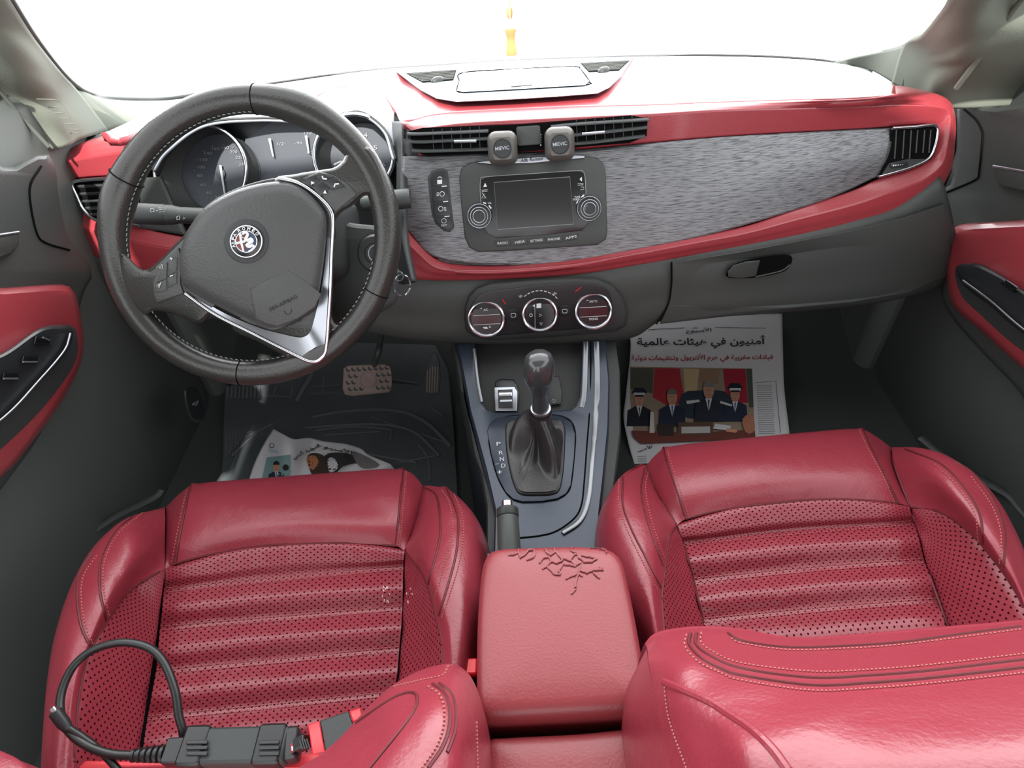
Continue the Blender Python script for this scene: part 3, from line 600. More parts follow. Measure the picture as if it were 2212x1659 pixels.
for t, x, y in (('20',470,427),('40',451,416),('60',439,399),('80',432,379),('100',435,361),('120',440,345),('140',450,331),('160',466,321),('180',487,319),('200',505,328),('220',517,340),('240',524,355)):
    w = 6 if len(t) == 2 else 8; add_text(mk, t, (x-w,y+3.6), (x+w,y+3.0), CLs, 6.6, -.018, 0, .012)
for k in range(12):
    t = math.radians(120+k*22); x, y = 478+58*math.cos(t), 374+60*math.sin(t); mk.tube(on(CLs, [(x,y),(478+61*math.cos(t),374+63*math.sin(t))], -.018), .0005, k=4)
for t, x, y in (('5',811,319),('6',829,355),('4',790,292),('7',826,385)): add_text(mk, t, (x-4,y+5), (x+4,y+4.6), CLs, 10, -.018, 0, .012)
for t, x, y, w in (('1/2',606,311,7),('90',647,309,6),('130',665,288,8),('50',669,330,6)): add_text(mk, t, (x-w,y+3), (x+w,y+2.6), CLs, 6, -.0205, 0, .01)
mk.tube(on(CLs, [(614,311),(618,311)], -.0205), .0005, k=4); mk.tube(on(CLs, [(636,310),(640,310)], -.0205), .0005, k=4)
mk.build('marking', 'grey', ic)
for a, b, h in (((476,357),(486,424),(478,375)),((582,299),(590,338),None),((661,293),(667,330),None),((722,356),(738,348),(740,352))):
    nd = MB().tube(on(CLs, [a, b], -.014), [.0022, .0012], k=6).build('needle', 'white', ic)
    if h: MB().lathe(CLs(h[0], h[1], -.019), CN, [(.008, 0), (.008, .004), (.001, .005)], 24).build('needle_hub', 'dial', ic)
# ================================================================ steering column and stalks
sc_ = thing('steering_column', 'dark plastic steering column shroud with ignition lock behind the wheel', 'steering column', WH(640, 560, -.05))
cb = MB(); cc = WH(640, 520, -.09)
cb.box(cc, .085, .06, .055, (V((1, 0, 0)), V((0, .45, .89)), WN), .03); cb.build('shroud', 'plast2', sc_)
plate('shroud_cover', [(722,470),(760,482),(812,488),(842,500),(858,560),(860,640),(835,668),(780,690),(720,700),(640,690),(640,480)], lambda x, y, o=0: WH(x, y, o-.055), 'plast', sc_, th=.03, base=-.03, bev=.012, bpx=9, smooth=60)
ig = MB().lathe(WH(815, 547, -.056), WN, [(.026, 0), (.026, .006), (.023, .011), (.015, .012), (.014, .009), (.001, .009)], 36).build('ignition_lock', 'plast2', sc_)
tube('lock_ring', [WH(x, y, -.046) for x, y in circ(815, 547, 19, 32)], .0010, 'gl', ig, closed=True)
def stalk(name, label, p0, p1, r0, r1, collar, marks):
    t = thing(name, label, 'control stalk', p0); ax = (p1-p0).normalized(); L = (p1-p0).length
    MB().lathe(p0, ax, [(r0*.6, 0), (r0, .004), (r0, L*.45), (r1*.96, L*.55), (r1*.96, L*.62)], 28, (1, .8)).build('arm', 'plast', t)
    e = MB().lathe(p0, ax, [(r1, L*.62), (r1, L*.96), (r1*.9, L), (.001, L*1.005)], 28, (1, .8)).build('end_cap', 'plast2', t)
    if marks:
        mk = MB()
        def SS(px, py, off=0):
            r = ray(px, py); 
            # nearest approach to the stalk axis, lifted to its surface
            w = CAM-p0; a = r.dot(r); b = r.dot(ax); c = 1.0; d = r.dot(w); e_ = ax.dot(w); s_ = (b*e_-c*d)/(a*c-b*b)
            return CAM+r*(s_-(r1*.93+off)/math.sqrt(a))
        for q in ([(325,451),(333,451),(333,457),(325,458)], [(343,449),(349,449),(349,453),(343,453)], [(352,448),(358,451),(352,454)], [(337,456),(341,455)], [(344,458),(357,457),(350,464)], [(382,468),(388,466),(388,474),(382,475)], [(396,468),(400,471),(395,474)]):
            mk.tube([SS(x, y) for x, y in q], .0004, len(q) > 2, 4)
        mk.tube([SS(x, y) for x, y in circ(328, 467, 3.5, 10)], .0004, True, 4)
        for y in ((293,487),(314,487),(340,486)): pass
        mk.build('marking', 'white', t)
    return t
stalk('light_stalk', 'black light control stalk with printed lamp symbols, on the door side of the wheel', D(470, 468, .93), D(286, 461, .90), .014, .0175, 0, True)
stalk('wiper_stalk', 'black wiper stalk poking out beside the wheel towards the centre screen', D(780, 440, .90), D(887, 428, .90), .013, .0165, 0, False)
kr = thing('key_ring', 'small steel key ring hanging from the ignition lock', 'key ring', D(868, 612, .86))
MB().tube([D(x, y, .86+.006*math.sin(i)) for i, (x, y) in enumerate(circ(868, 616, 18, 28, 23))], .0012, True, 6).build('ring', 'alum', kr)
MB().tube([D(x, y, .865) for x, y in circ(862, 597, 9, 20, 10)], .0010, True, 6).build('ring', 'alum', kr)
MB().tube([D(820, 548, .845), D(845, 572, .855), D(860, 590, .86)], .004, k=8).build('key_shaft', 'plast2', kr)
# ================================================================ steering wheel
sw = thing('steering_wheel', 'black leather three spoke steering wheel turned slightly, round crest on its hub', 'steering wheel', WC)
rc = circ(542, 510, 296, 96); rim = [WH(x, y, 0) for x, y in rc]; rad = []
for i in range(96):
    a = 360*i/96; b = 0
    for c_, w_ in ((292, 14), (196, 13)):
        dd = abs((a-c_+180) % 360-180); b = max(b, math.exp(-(dd/w_)**2)*.0040)
    rad.append(.0168+b)
MB().tube(rim, rad, True, 20, flat=1.0, up=WN).build('rim', 'wheel', sw, 180)
for a in (272, 205, 24, 94):
    t = math.radians(a); c = WH(542+296*math.cos(t), 510+296*math.sin(t), 0); tan = (WH(542+296*math.cos(t+.02), 510+296*math.sin(t+.02), 0)-c).normalized(); rd = tan.cross(WN); i = int(a/360*96) % 96
    MB().tube([c+rd*(math.cos(u*math.pi/12)*(rad[i]+.0002))+WN*(math.sin(u*math.pi/12)*(rad[i]+.0002)) for u in range(24)], .0007, True, 6).build('rim_seam', 'hole', sw)
stc = MB()
for i in range(150):
    t = math.radians(i*2.4)
    if 270 < i*2.4 < 330 or 335 < i*2.4 or i*2.4 < 10: continue
    p = WH(542+269*math.cos(t), 510+269*math.sin(t), .009); q = WH(542+268*math.cos(t+.022), 510+268*math.sin(t+.022), .0105); stc.tube([p, q], .0006, k=4)
stc.build('stitching', 'grey', sw)
WS = lambda o: (lambda x, y, off=0: WH(x, y, off+o))
sp = plate('spoke', [(258,545),(282,560),(300,578),(318,583),(340,566),(392,514),(440,470),(500,600),(440,695),(400,688),(367,676),(335,672),(312,682),(285,660),(262,610)], WS(-.012), 'wheel', sw, th=.026, bev=.010, bpx=9, smooth=70)
pd = plate('button_pad', [(348,568),(386,535),(392,560),(390,612),(397,634),(340,654),(333,640),(330,610)], WS(.010), 'bag', sp, th=.006, bev=.002, bpx=3)
for q in ([(350,578),(361,567),(360,602),(337,611)], [(364,565),(383,556),(382,585),(363,598)], [(335,613),(360,604),(360,628),(336,632)], [(363,601),(382,588),(382,612),(363,622)]): plate('control_button', q, WS(.015), 'bag', pd, th=.0025, bev=.0010, bpx=1.5)
mk = MB(); add_text(mk, '+', (367,563), (374,561), WS(.018), 7); add_text(mk, '−', (367,598), (374,595), WS(.018), 2); 
mk.tube([WH(x, y, .0185) for x, y in ((344,578),(350,571),(352,580))], .0005, True, 4); mk.tube([WH(x, y, .0185) for x, y in ((341,618),(344,612),(343,622),(348,609),(346,614))], .0005, k=4); mk.build('marking', 'white', pd)
sp = plate('spoke', [(590,395),(640,376),(695,367),(722,362),(742,345),(752,325),(800,318),(838,400),(832,455),(815,440),(800,424),(785,424),(760,446),(735,462),(724,480),(720,520),(640,500)], WS(-.012), 'wheel', sw, th=.026, bev=.010, bpx=8, smooth=80)
pd = plate('button_pad', [(652,385),(690,371),(722,378),(752,398),(771,420),(724,459),(700,430),(676,402)], WS(.010), 'bag', sp, th=.006, bev=.002, bpx=3)
for q in ([(655,386),(679,378),(692,390),(671,402)], [(682,376),(702,374),(722,382),(696,390)], [(674,405),(695,393),(712,407),(692,425)], [(699,392),(725,384),(745,402),(716,410)]): plate('control_button', q, WS(.015), 'black', pd, th=.0025, bev=.0010, bpx=1.5)
mk = MB()
for q in ([(672,391),(680,395),(672,399)], [(698,418),(706,418),(702,410)]): mk.plate(q, WS(.0178), th=.0006)
for q in (((696,380),(698,386),(706,387)), ((722,404),(724,398),(732,397))): mk.tube([WH(x, y, .0182) for x, y in q], .0010, k=5)
mk.build('marking', 'white', pd)
sp = plate('spoke', [(560,640),(640,600),(713,600),(718,680),(728,700),(745,703),(768,690),(762,722),(728,757),(676,790),(622,806),(598,800),(600,782),(616,773),(560,740),(500,705)], WS(-.014), 'wheel', sw, th=.022, bev=.009, bpx=8, smooth=80)
plate('hub_base', [(395,530),(424,468),(466,430),(530,400),(603,384),(655,396),(700,428),(718,470),(716,560),(712,650),(704,760),(684,782),(662,780),(560,724),(470,680),(400,636),(388,590)], WS(-.012), 'plast2', sw, th=.019, bev=.004, bpx=4, smooth=90)
vt = [(603,385),(646,396),(684,421),(713,452),(719,482),(716,560),(713,640),(705,750),(696,772),(682,781),(664,779),(640,768),(549,722),(464,679),(400,634)]
al = MB(); vin = [(603,392),(640,402),(675,425),(701,455),(707,490),(703,560),(693,630),(676,700),(668,720),(656,728),(645,729),(620,724),(560,708),(480,674),(404,628)]
a = spline([WH(x, y, .0145) for x, y in vt], 90); b = spline([WH(x, y, .0095 if 7 < i < 13 else .0135) for i, (x, y) in enumerate(vin)], 90)
al.add(a+b, [(i, i+1, 91+i, 90+i) for i in range(89)]); al.build('spoke_insert', 'alum', sw, 60)
tube('chrome_trim', [WH(x, y, .0155) for x, y in vt], .0026, 'chrome', sw, 100)
bag = plate('airbag_cover', [(391,535),(422,472),(464,434),(527,405),(603,392),(652,406),(692,444),(706,478),(701,551),(689,635),(679,668),(645,692),(599,711),(570,707),(485,669),(408,626),(390,594)], WS(.010), 'bag', sw, th=.020, bev=.013, bpx=26, smooth=110, sharp=60)
plate('cover_facet', [(540,624),(580,602),(624,584),(660,606),(694,636),(680,664),(644,688),(598,707),(572,700),(552,690),(545,660)], WS(.0292), 'bag', bag, th=.0022, bev=.0016, bpx=5)
BG = WS(.030)
plate('badge_dish', circ(532,521,48,48), BG, 'plast2', bag, th=.0012, bev=.0006, bpx=2)
bd = plate('badge', circ(532,522,35,48), BG, 'gloss', bag, th=.003, base=.001, bev=.001, bpx=1.5)
tube('badge_ring', [WH(x, y, .0342) for x, y in circ(532,522,34,64)], .0010, 'chrome', bd, closed=True)
tube('badge_ring', [WH(x, y, .0343) for x, y in circ(532,522,23,64)], .0007, 'chrome', bd, closed=True)
BB = WS(.0340)
plate('badge_field', [(532+22*math.cos(math.radians(a)), 522+22*math.sin(math.radians(a))) for a in range(97, 276, 9)], BB, 'badge_red', bd, th=.0004)
plate('badge_field', [(532+22*math.cos(math.radians(a)), 522+22*math.sin(math.radians(a))) for a in range(-85, 96, 9)], BB, 'badge_blue', bd, th=.0004)
plate('badge_cross', [(516,505),(521,504),(523,520),(531,518),(531,523),(524,525),(528,544),(524,544),(519,526),(511,528),(510,523),(518,521)], BB, 'white', bd, th=.0010)
sn = MB(); sn.tube(spline([WH(x, y, .0350) for x, y in ((524,506),(529,502),(535,505),(533,512),(530,517),(536,519),(542,516),(545,521),(538,526),(533,530),(539,533),(545,530),(549,534),(543,540),(537,543))], 50), [.0005+.0016*math.sin(min(1, (i+6)/56)*math.pi)**.5 for i in range(50)], k=6, flat=.5, up=WN)
sn.tube([WH(523, 507, .035), WH(520, 512, .035), WH(526, 513, .035)], .0006, k=5)
sn.build('badge_serpent', 'white', bd)
mk = MB()
for ch, a in (('A',199),('L',182),('F',166),('A',150),('R',122),('O',101),('M',79),('E',57),('O',36)):
    t = math.radians(a); rx, ry = math.cos(t), -math.sin(t); tx, ty = -ry, rx; tx, ty = (math.sin(t), math.cos(t)); r_ = 25.2; h = 7
    cx_, cy_ = 532+rx*r_, 522+ry*r_; add_text(mk, ch, (cx_-tx*3.3, cy_-ty*3.3), (cx_+tx*3.3, cy_+ty*3.3), BB, h, .0006, 0, .03, up=(rx, ry))
mk.build('lettering', 'white', bd)
mk = MB(); add_text(mk, 'SRS-AIRBAG', (584,673), (643,643), WS(.0310), 8, .0006, 0, .01); mk.tube([WH(x, y, .0318) for x, y in ((614,671),(616,678),(624,679),(630,673),(628,667))], .0005, k=4); mk.build('lettering', 'ink', bag)

# ================================================================ centre console
def slab(name, px, surf, m, parent, depth=.2, bev=.006, bpx=4, out=0.0, smooth=0):
    pts = smooth_closed(px, smooth) if smooth else px; mb = MB()
    ar = sum(pts[i][0]*pts[(i+1) % len(pts)][1]-pts[(i+1) % len(pts)][0]*pts[i][1] for i in range(len(pts)))
    if ar < 0: pts = pts[::-1]
    r0 = on(surf, pts); c = sum(r0, V())/len(r0); n = len(pts); i1 = inset(pts, bpx); i5 = inset(pts, bpx*.3)
    def ex(p, o): d = p-c; d.z = 0; return p+d.normalized()*o
    rings = [[ex(p, out)-V((0, 0, depth)) for p in r0], [p-V((0, 0, bev)) for p in r0], [surf(x, y, -bev*.25) for x, y in i5], on(surf, i1)]
    fs = []
    for i in range(3):
        for j in range(n): fs.append((i*n+j, i*n+(j+1) % n, (i+1)*n+(j+1) % n, (i+1)*n+j))
    for t in tessellate_polygon([[V((x, -y, 0)) for x, y in i1]]): fs.append(tuple(3*n+k for k in t))
    mb.add([v for r in rings for v in r], fs); return mb.build(name, m, parent)
con = thing('centre_console', 'dark satin centre console running from the climate dials back between the seats', 'centre console', (0, .55, .08))
rl = [(1027,753),(1029,780),(1036,840),(1043,871),(1052,884),(1069,890),(1140,890),(1233,884),(1244,876),(1251,858),(1258,736)]
slab('console_body', [(986,740)]+[(1027,740)]+rl+[(1285,733),(1309,733),(1318,820),(1316,920),(1304,1040),(1296,1110),(1300,1180),(1310,1300),(1060,1300),(1066,1180),(1068,1100),(1048,1014),(1014,888)], CON, 'satin', con, depth=.30, bev=.008, bpx=4, out=.02)
slab('console_side', [(975,740),(1000,870),(1035,1000),(1050,1090),(1050,1300),(1330,1300),(1322,1100),(1342,930),(1340,800),(1330,735),(1285,733),(1300,820),(1290,1000),(1270,1240),(1080,1240),(1075,1100),(1030,980),(1000,840),(995,740)], lambda x, y, o=0: CON(x, y, o-.022), 'plast2', con, depth=.29, bev=.008, bpx=4, out=.0)
plate('pocket', [(1020,700),(1262,700),(1262,895),(1020,895)], lambda x, y, o=0: hit(x, y, lambda p: (con_z(p.y)-.035+o)-p.z), 'deep', con, th=.004)
pw = MB(); 
tube('silver_rail', on(CON, [(1276,738),(1276,800),(1274,880),(1268,960),(1262,1040),(1256,1090),(1240,1120),(1200,1148),(1160,1158),(1118,1162)], .0006), .0012, 'hole', con, 60)
tube('silver_rail', on(CON, [(1288,738),(1290,820),(1287,900),(1279,1000),(1270,1080),(1252,1124),(1215,1150)], .0035), [.0045]*30+[.0035]*30, 'rail', con, 60, flat=.25, up=(0, 0, 1))
tube('silver_rail', on(CON, [(1265,738),(1262,840),(1256,880)], .001), .0045, 'rail', con, 30, flat=.3, up=(0, 0, 1))
tube('silver_rail', on(CON, [(1024,753),(1031,820),(1040,868)], .001), .0028, 'rail', con, 30, flat=.3, up=(0, 0, 1))
sf = plate('shift_surround', [(1052,930),(1058,914),(1072,904),(1100,899),(1136,896),(1190,896),(1216,900),(1235,912),(1243,938),(1240,990),(1233,1048),(1223,1066),(1205,1077),(1170,1083),(1128,1084),(1108,1078),(1092,1062),(1075,1030),(1062,985)], CON, 'satin', con, th=.004, bev=.0015, bpx=2)
tube('surround_gap', on(CON, [(1052,930),(1058,914),(1072,904),(1100,899),(1136,896),(1190,896),(1216,900),(1235,912),(1243,938),(1240,990),(1233,1048),(1223,1066),(1205,1077),(1170,1083),(1128,1084),(1108,1078),(1092,1062),(1075,1030),(1062,985)], .001), .0011, 'hole', con, 90, closed=True)
mk = MB()
for t, x, y in (('P',1073,963),('R',1078,982),('N',1080,996),('D',1083,1010),('+',1075,1024)): add_text(mk, t, (x,y), (x+9,y-.6), CON, 8, .0045)
mk.tube(on(CON, [(1070,1003),(1077,1002)], .0048), .0005, k=4); mk.build('marking', 'white', sf)
# mode switch and sockets
ms = thing('drive_mode_switch', 'silver framed rocker switch in front of the gear lever', 'switch', CON(1095, 888, -.02))
plate('switch_cap', [(1070,824),(1083,818),(1110,820),(1117,830),(1122,850),(1117,888),(1070,888)], CON, 'black', ms, th=.018, base=-.03, bev=.004, bpx=3)
plate('switch_frame', [(1067,836),(1112,834),(1118,846),(1116,888),(1070,888)], CON, 'alum', ms, th=.010, base=-.013, bev=.002, bpx=2)
plate('rocker', [(1075,842),(1107,841),(1108,882),(1077,882)], CON, 'black', ms, th=.003, base=-.003, bev=.001, bpx=1)
plate('rocker_bar', [(1077,848),(1106,847),(1106,855),(1077,856)], CON, 'chrome', ms, th=.003, base=0, bev=.001, bpx=1)
plate('rocker_bar', [(1080,864),(1106,863),(1106,867),(1080,868)], CON, 'alum', ms, th=.002, base=0)
plate('socket_panel', [(1180,815),(1208,812),(1214,850),(1212,872),(1186,876)], lambda x, y, o=0: CON(x, y, o-.028), 'plast2', con, th=.008, bev=.002, bpx=2)
mk = MB(); mk.tube([CON(x, y, -.018) for x, y in circ(1196, 866, 4, 12)], .0005, True, 4); mk.tube([CON(x, y, -.018) for x, y in ((1193,863),(1199,869))], .0005, k=4); mk.build('marking', 'grey', con)
# gear lever
gp = Zp(1168, 884, .43); gtop = Zp(1163, 765, .545)
gl_ = thing('gear_lever', 'black gear lever with worn glossy round knob and folded leather boot', 'gear lever', V((gp.x, gp.y, .36)))
ax = (gtop-gp).normalized(); L = (gtop-gp).length
MB().lathe(gp, ax, [(.0128, -.002), (.0138, .001), (.0132, .006), (.0130, L*.30), (.0145, L*.40), (.0185, L*.50), (.0218, L*.60), (.0232, L*.72), (.0226, L*.84), (.0192, L*.93), (.0115, L*.985), (.001, L)], 40, (1, .92)).build('knob', mat('worn_knob', (58, 60, 62), .18, 0, .5, .15, 120, .3, .4, vscale=40), gl_)
MB().lathe(gp, ax, [(.0150, -.004), (.0160, 0), (.0150, .003), (.0118, .0035)], 32).build('collar', 'alum', gl_)
bo = smooth_closed([(1096,925),(1103,914),(1120,911),(1204,911),(1214,918),(1217,935),(1214,1006),(1206,1054),(1192,1064),(1165,1066),(1130,1065),(1117,1054),(1106,1020),(1098,975)], 72)
bot = on(CON, bo, .008); bc = sum(bot, V())/72; NR = 34; vs = []; fs = []
a0 = math.atan2(bot[0].y-bc.y, bot[0].x-bc.x); sg = 1 if math.atan2(bot[3].y-bc.y, bot[3].x-bc.x) > a0 else -1
for r_ in range(NR):
    t = r_/(NR-1); cen = bc.lerp(gp, t**.85)
    for j in range(72):
        an = a0+sg*2*math.pi*j/72; tw = an+1.1*t
        top = gp+V((math.cos(an)*.0165, math.sin(an)*.0165, 0)); b_ = bot[j]
        k = 1-(1-t)**2.3; p = b_.lerp(top, k); p.z = b_.z+(gp.z-.003-b_.z)*(t**1.35)
        fold = math.sin(math.pi*min(1, t*1.05))*(.0125*math.sin(2*tw+2.2)+.0060*math.sin(5*tw-3*t))
        d = V((math.cos(an), math.sin(an), 0)); p += d*fold*(1-.5*t); p.z = max(p.z+fold*.9, b_.z+.004); vs.append(p)
for i in range(NR-1):
    for j in range(72): fs.append((i*72+j, i*72+(j+1) % 72, (i+1)*72+(j+1) % 72, (i+1)*72+j))
mb = MB(); mb.add(vs, fs); mb.build('boot', mat('boot_leather', (44, 43, 43), .34, 0, .5, .25, 300), gl_, 180)
tube('boot_frame', on(CON, bo, .0060), .0034, 'black', gl_, closed=True)
st = MB()
for off in (0, 3):
    for i in range(3, NR-2): st.tube([vs[i*72+(52+off) % 72]+V((0, 0, .0006)), vs[i*72+(52+off) % 72].lerp(vs[(i+1)*72+(52+off) % 72], .55)+V((0, 0, .0006))], .0005, k=4)
st.build('stitching', 'black', gl_)
# hand brake
h0 = Zp(1101, 1215, .405); h1 = Zp(1096, 1098, .425)
hb = thing('hand_brake', 'dark hand brake lever with chrome button in front of red armrest', 'hand brake', V((h0.x, h0.y, .33)))
ax = (h1-h0).normalized(); L = (h1-h0).length
MB().lathe(h0, ax, [(.0135, 0), (.0145, .02), (.0140, L*.80), (.0132, L*.83)], 28, (1, 1.15)).build('grip', 'plast', hb)
MB().lathe(h0, ax, [(.0140, L*.835), (.0145, L*.85), (.0142, L*.98), (.0125, L), (.001, L)], 28, (1, 1.15)).build('end_cap', 'plast2', hb)
pb = thing('x', None, None); bpy.data.objects.remove(pb)
MB().lathe(h1, ax, [(.0072, -.002), (.0072, .009), (.006, .0105), (.001, .0105)], 20).build('release_button', 'chrome', hb)
MB().box(h0+V((0, .03, -.045)), .010, .05, .035, None, .006).build('lever_base', 'black', hb)
# armrest and rear box
def pillow(name, px, z, m, parent, drop, prof, smooth=90, sag=None):
    pts = smooth_closed(px, smooth); r0 = [Zp(x, y, z(x, y) if callable(z) else z) for x, y in pts]; c = sum(r0, V())/len(r0); n = len(r0); rings = [[p-V((0, 0, drop)) for p in r0], [p-V((0, 0, .012)) for p in r0]]
    for s_, h in prof: rings.append([c+(p-c)*s_+V((0, 0, h+(c.z-p.z)*0)) for p in r0])
    fs = []
    for i in range(len(rings)-1):
        for j in range(n): fs.append((i*n+j, i*n+(j+1) % n, (i+1)*n+(j+1) % n, (i+1)*n+j))
    mb = MB(); mb.add([v for r in rings for v in r], fs); return mb.build(name, m, parent, 60)
ar = thing('armrest', 'red leather armrest lid with cracked peeling front corner between the seats', 'armrest', Zp(1200, 1400, .36))
PR = [(.995, -.004), (.98, .0015), (.955, .005), (.91, .0078), (.82, .0095), (.6, .0105), (.3, .011), (.001, .011)]
arm_o = pillow('lid', [(1074,1187),(1130,1183),(1200,1181),(1270,1181),(1318,1188),(1342,1208),(1353,1240),(1370,1320),(1388,1420),(1400,1500),(1396,1530),(1368,1538),(1200,1548),(1062,1554),(1034,1542),(1029,1500),(1029,1400),(1033,1300),(1041,1225),(1052,1198)], .475, 'armr', ar, .075, PR)
pillow('lid_base', [(1080,1200),(1300,1196),(1335,1225),(1385,1500),(1370,1530),(1060,1540),(1042,1500),(1050,1220)], .40, 'black', ar, .10, [(.99, 0), (.02, 0)])
rb = thing('console_box', 'red padded rear console box directly behind the armrest, cut by the bottom edge', 'console box', Zp(1230, 1680, .20))
pillow('lid', [(1048,1600),(1100,1592),(1250,1584),(1400,1569),(1420,1574),(1436,1600),(1475,1720),(1530,1900),(1300,1950),(1050,1960),(1046,1800),(1045,1650)], .455, 'armr', rb, .20, PR)
dg = bpy.context.evaluated_depsgraph_get()
def bvh_of(objs):
    bpy.context.view_layer.update(); vs = []; fs = []
    for o in objs:
        b = len(vs); vs += [o.matrix_world @ v.co for v in o.data.vertices]; fs += [tuple(b+i for i in p.vertices) for p in o.data.polygons]
    return BVHTree.FromPolygons(vs, fs)
def caster(objs, lift=0.0005):
    T = bvh_of(objs)
    def f(x, y, off=0):
        d = ray(x, y).normalized(); h, nn, i, ds = T.ray_cast(CAM, d)
        if h is None: return None
        if nn.dot(d) > 0: nn = -nn
        return h+nn*(lift+off)
    return f
AC = caster([arm_o])
def draped(f, px, n=0, off=0):
    q = smooth_open(px, n) if n else px; return [p for p in (f(x, y, off) for x, y in q) if p]
cr8 = lambda L_: [(980+u/2.724, 1050+v/2.724) for u, v in L_]
ck = MB(); fk = MB(); random.seed(7)
for L_ in ([(380,372),(384,400),(392,425),(420,412),(440,385),(470,380),(476,408),(468,430)], [(535,375),(545,395),(570,410),(600,395),(590,372)], [(560,420),(575,450),(610,460),(640,440),(620,415),(605,395)], [(610,400),(640,430),(690,445),(700,420),(730,400),(690,385),(700,360)],
           [(550,480),(570,500),(590,522),(628,525),(618,500),(640,475),(645,455)], [(525,495),(550,470),(575,450)], [(730,400),(735,425),(770,452),(815,450),(842,432),(800,420),(750,415)], [(742,470),(745,500),(780,515),(820,500),(880,500),(860,480)], [(820,510),(838,530),(860,548)], [(690,445),(720,470),(750,455)], [(660,555),(700,535),(735,520),(720,560),(715,600),(722,600)], [(740,500),(735,520),(760,535)], [(690,640),(720,615)], [(505,460),(530,430),(560,420)], [(430,440),(455,430),(476,408)], [(800,365),(850,368),(890,380),(900,400)], [(320,415),(350,408),(375,400)], [(650,470),(690,470),(720,480)]):
    q = []
    for i in range(len(L_)-1):
        for k in range(4):
            t = k/4; q.append((L_[i][0]*(1-t)+L_[i+1][0]*t+random.uniform(-3, 3), L_[i][1]*(1-t)+L_[i+1][1]*t+random.uniform(-3, 3)))
    q.append(L_[-1]); p = draped(AC, cr8(q))
    if len(p) > 1:
        n_ = len(p); ck.tube(p, [.0002+.0007*math.sin(math.pi*i/(n_-1)) for i in range(n_)], k=5)
        p2 = draped(AC, [(x, y-2.0) for x, y in cr8(q)], off=.0004); 
        if len(p2) > 1: fk.tube(p2, .0011, k=6, flat=.5, up=(0, 0, 1))
ck.build('crack', 'seam', ar); fk.build('peeling_edge', 'armr', ar)
# ================================================================ seats
def rows3(rows): return [[Zp(*p) for p in r] for r in rows]
def seat_detail(f, parent, seams, stitches, r=.0016):
    s_ = MB()
    for q in seams:
        p = draped(f, q, 70, -.0006)
        if len(p) > 2: s_.tube(p, r, k=6)
    if seams: s_.build('seam', 'seam', parent)
    t = MB()
    for q, dash_ in stitches:
        L = sum(math.hypot(q[i+1][0]-q[i][0], q[i+1][1]-q[i][1]) for i in range(len(q)-1)); n = max(6, int(L/dash_)*2); pp = smooth_open(q, n)
        for i in range(0, n-1, 2):
            a = f(*pp[i]); b = f(*pp[i+1])
            if a and b and (a-b).length < .03: t.tube([a, b], .0008, k=5)
    if stitches: t.build('stitching', 'thread', parent)
def stripes(f, parent, pairs):
    t = MB(); ch = MB()
    for (a, b, c) in pairs:
        for o in (-5, 5):
            pp = smooth_open([(a[0], a[1]+o), (c[0], c[1]+o), (b[0], b[1]+o)], 130)
            for i in range(0, 129, 2):
                p = f(*pp[i]); q = f(*pp[i+1])
                if p and q and (p-q).length < .02: t.tube([p, q], .0006, k=4)
    t.build('stitching', 'thread', parent)
# ---- driver seat
ds = thing('car_seat', 'red leather driver seat behind the steering wheel with perforated striped centre', 'car seat', (-.36, .35, .08), 'red leather front seats')
cu = []
def dn(p, dy=0, dz=0, dx=0): return p+V((dx, dy, dz))
r1 = [(413,1046,.332),(640,1029,.336),(870,1012,.332)]
R_ = rows3([r1, [(402,1090,.360),(635,1080,.365),(865,1062,.360)], [(388,1160,.366),(620,1130,.372),(860,1125,.366)], [(378,1219,.350),(500,1189,.353),(620,1176,.355),(745,1173,.355),(856,1179,.350)]])
R_ = [[dn(p, -.04, -.16) for p in R_[0]], [dn(p, .006, -.05) for p in R_[0]]]+R_
cu.append(patch('front_roll', R_, 'leather', ds, 80, 60, par=True, puff=.003))
fl_ = rows3([[(413,1046,.332),(402,1090,.360),(388,1160,.366),(378,1219,.350)], [(385,1068,.325),(378,1110,.345),(368,1170,.350),(366,1224,.345)], [(358,1096,.318),(357,1140,.335),(356,1190,.340),(356,1229,.348)]])
cu.append(patch('front_roll_side', fl_, 'leather', ds, 30, 16, par=True, puff=.001)); 
fr_ = rows3([[(870,1012,.332),(865,1062,.360),(860,1125,.366),(856,1179,.350)], [(895,1026,.325),(888,1080,.350),(878,1140,.352),(866,1184,.349)], [(914,1050,.318),(902,1110,.335),(886,1160,.342),(874,1189,.348)]])
cu.append(patch('front_roll_side', fr_, 'leather', ds, 30, 16, par=True, puff=.001))
inner_l = [(356,1228,.348),(278,1278,.375),(229,1347,.40),(199,1397,.408),(184,1437,.41),(170,1521,.41),(160,1646,.40),(156,1760,.39)]
b0 = rows3([[(358,1096,.318),(278,1119,.372),(224,1159,.392),(184,1208,.40),(149,1278,.40),(119,1372,.40),(102,1472,.395),(92,1596,.39),(84,1760,.38)]])[0]
under = [dn(p, 0, -.22, -.01) for p in b0]; u2 = [dn(p, 0, -.06, -.012) for p in b0]
b1, b2, b3 = rows3([[(357,1125,.345),(285,1142,.402),(236,1185,.418),(200,1235,.424),(166,1305,.426),(140,1390,.425),(125,1480,.42),(114,1596,.41),(108,1760,.40)], [(356,1180,.350),(300,1200,.408),(250,1260,.425),(222,1310,.428),(195,1370,.427),(165,1440,.425),(148,1521,.42),(137,1620,.41),(132,1760,.40)], inner_l])
cu.append(patch('side_bolster', [under, u2, b0, b1, b2, b3], 'leather', ds, 110, 70, par=True))
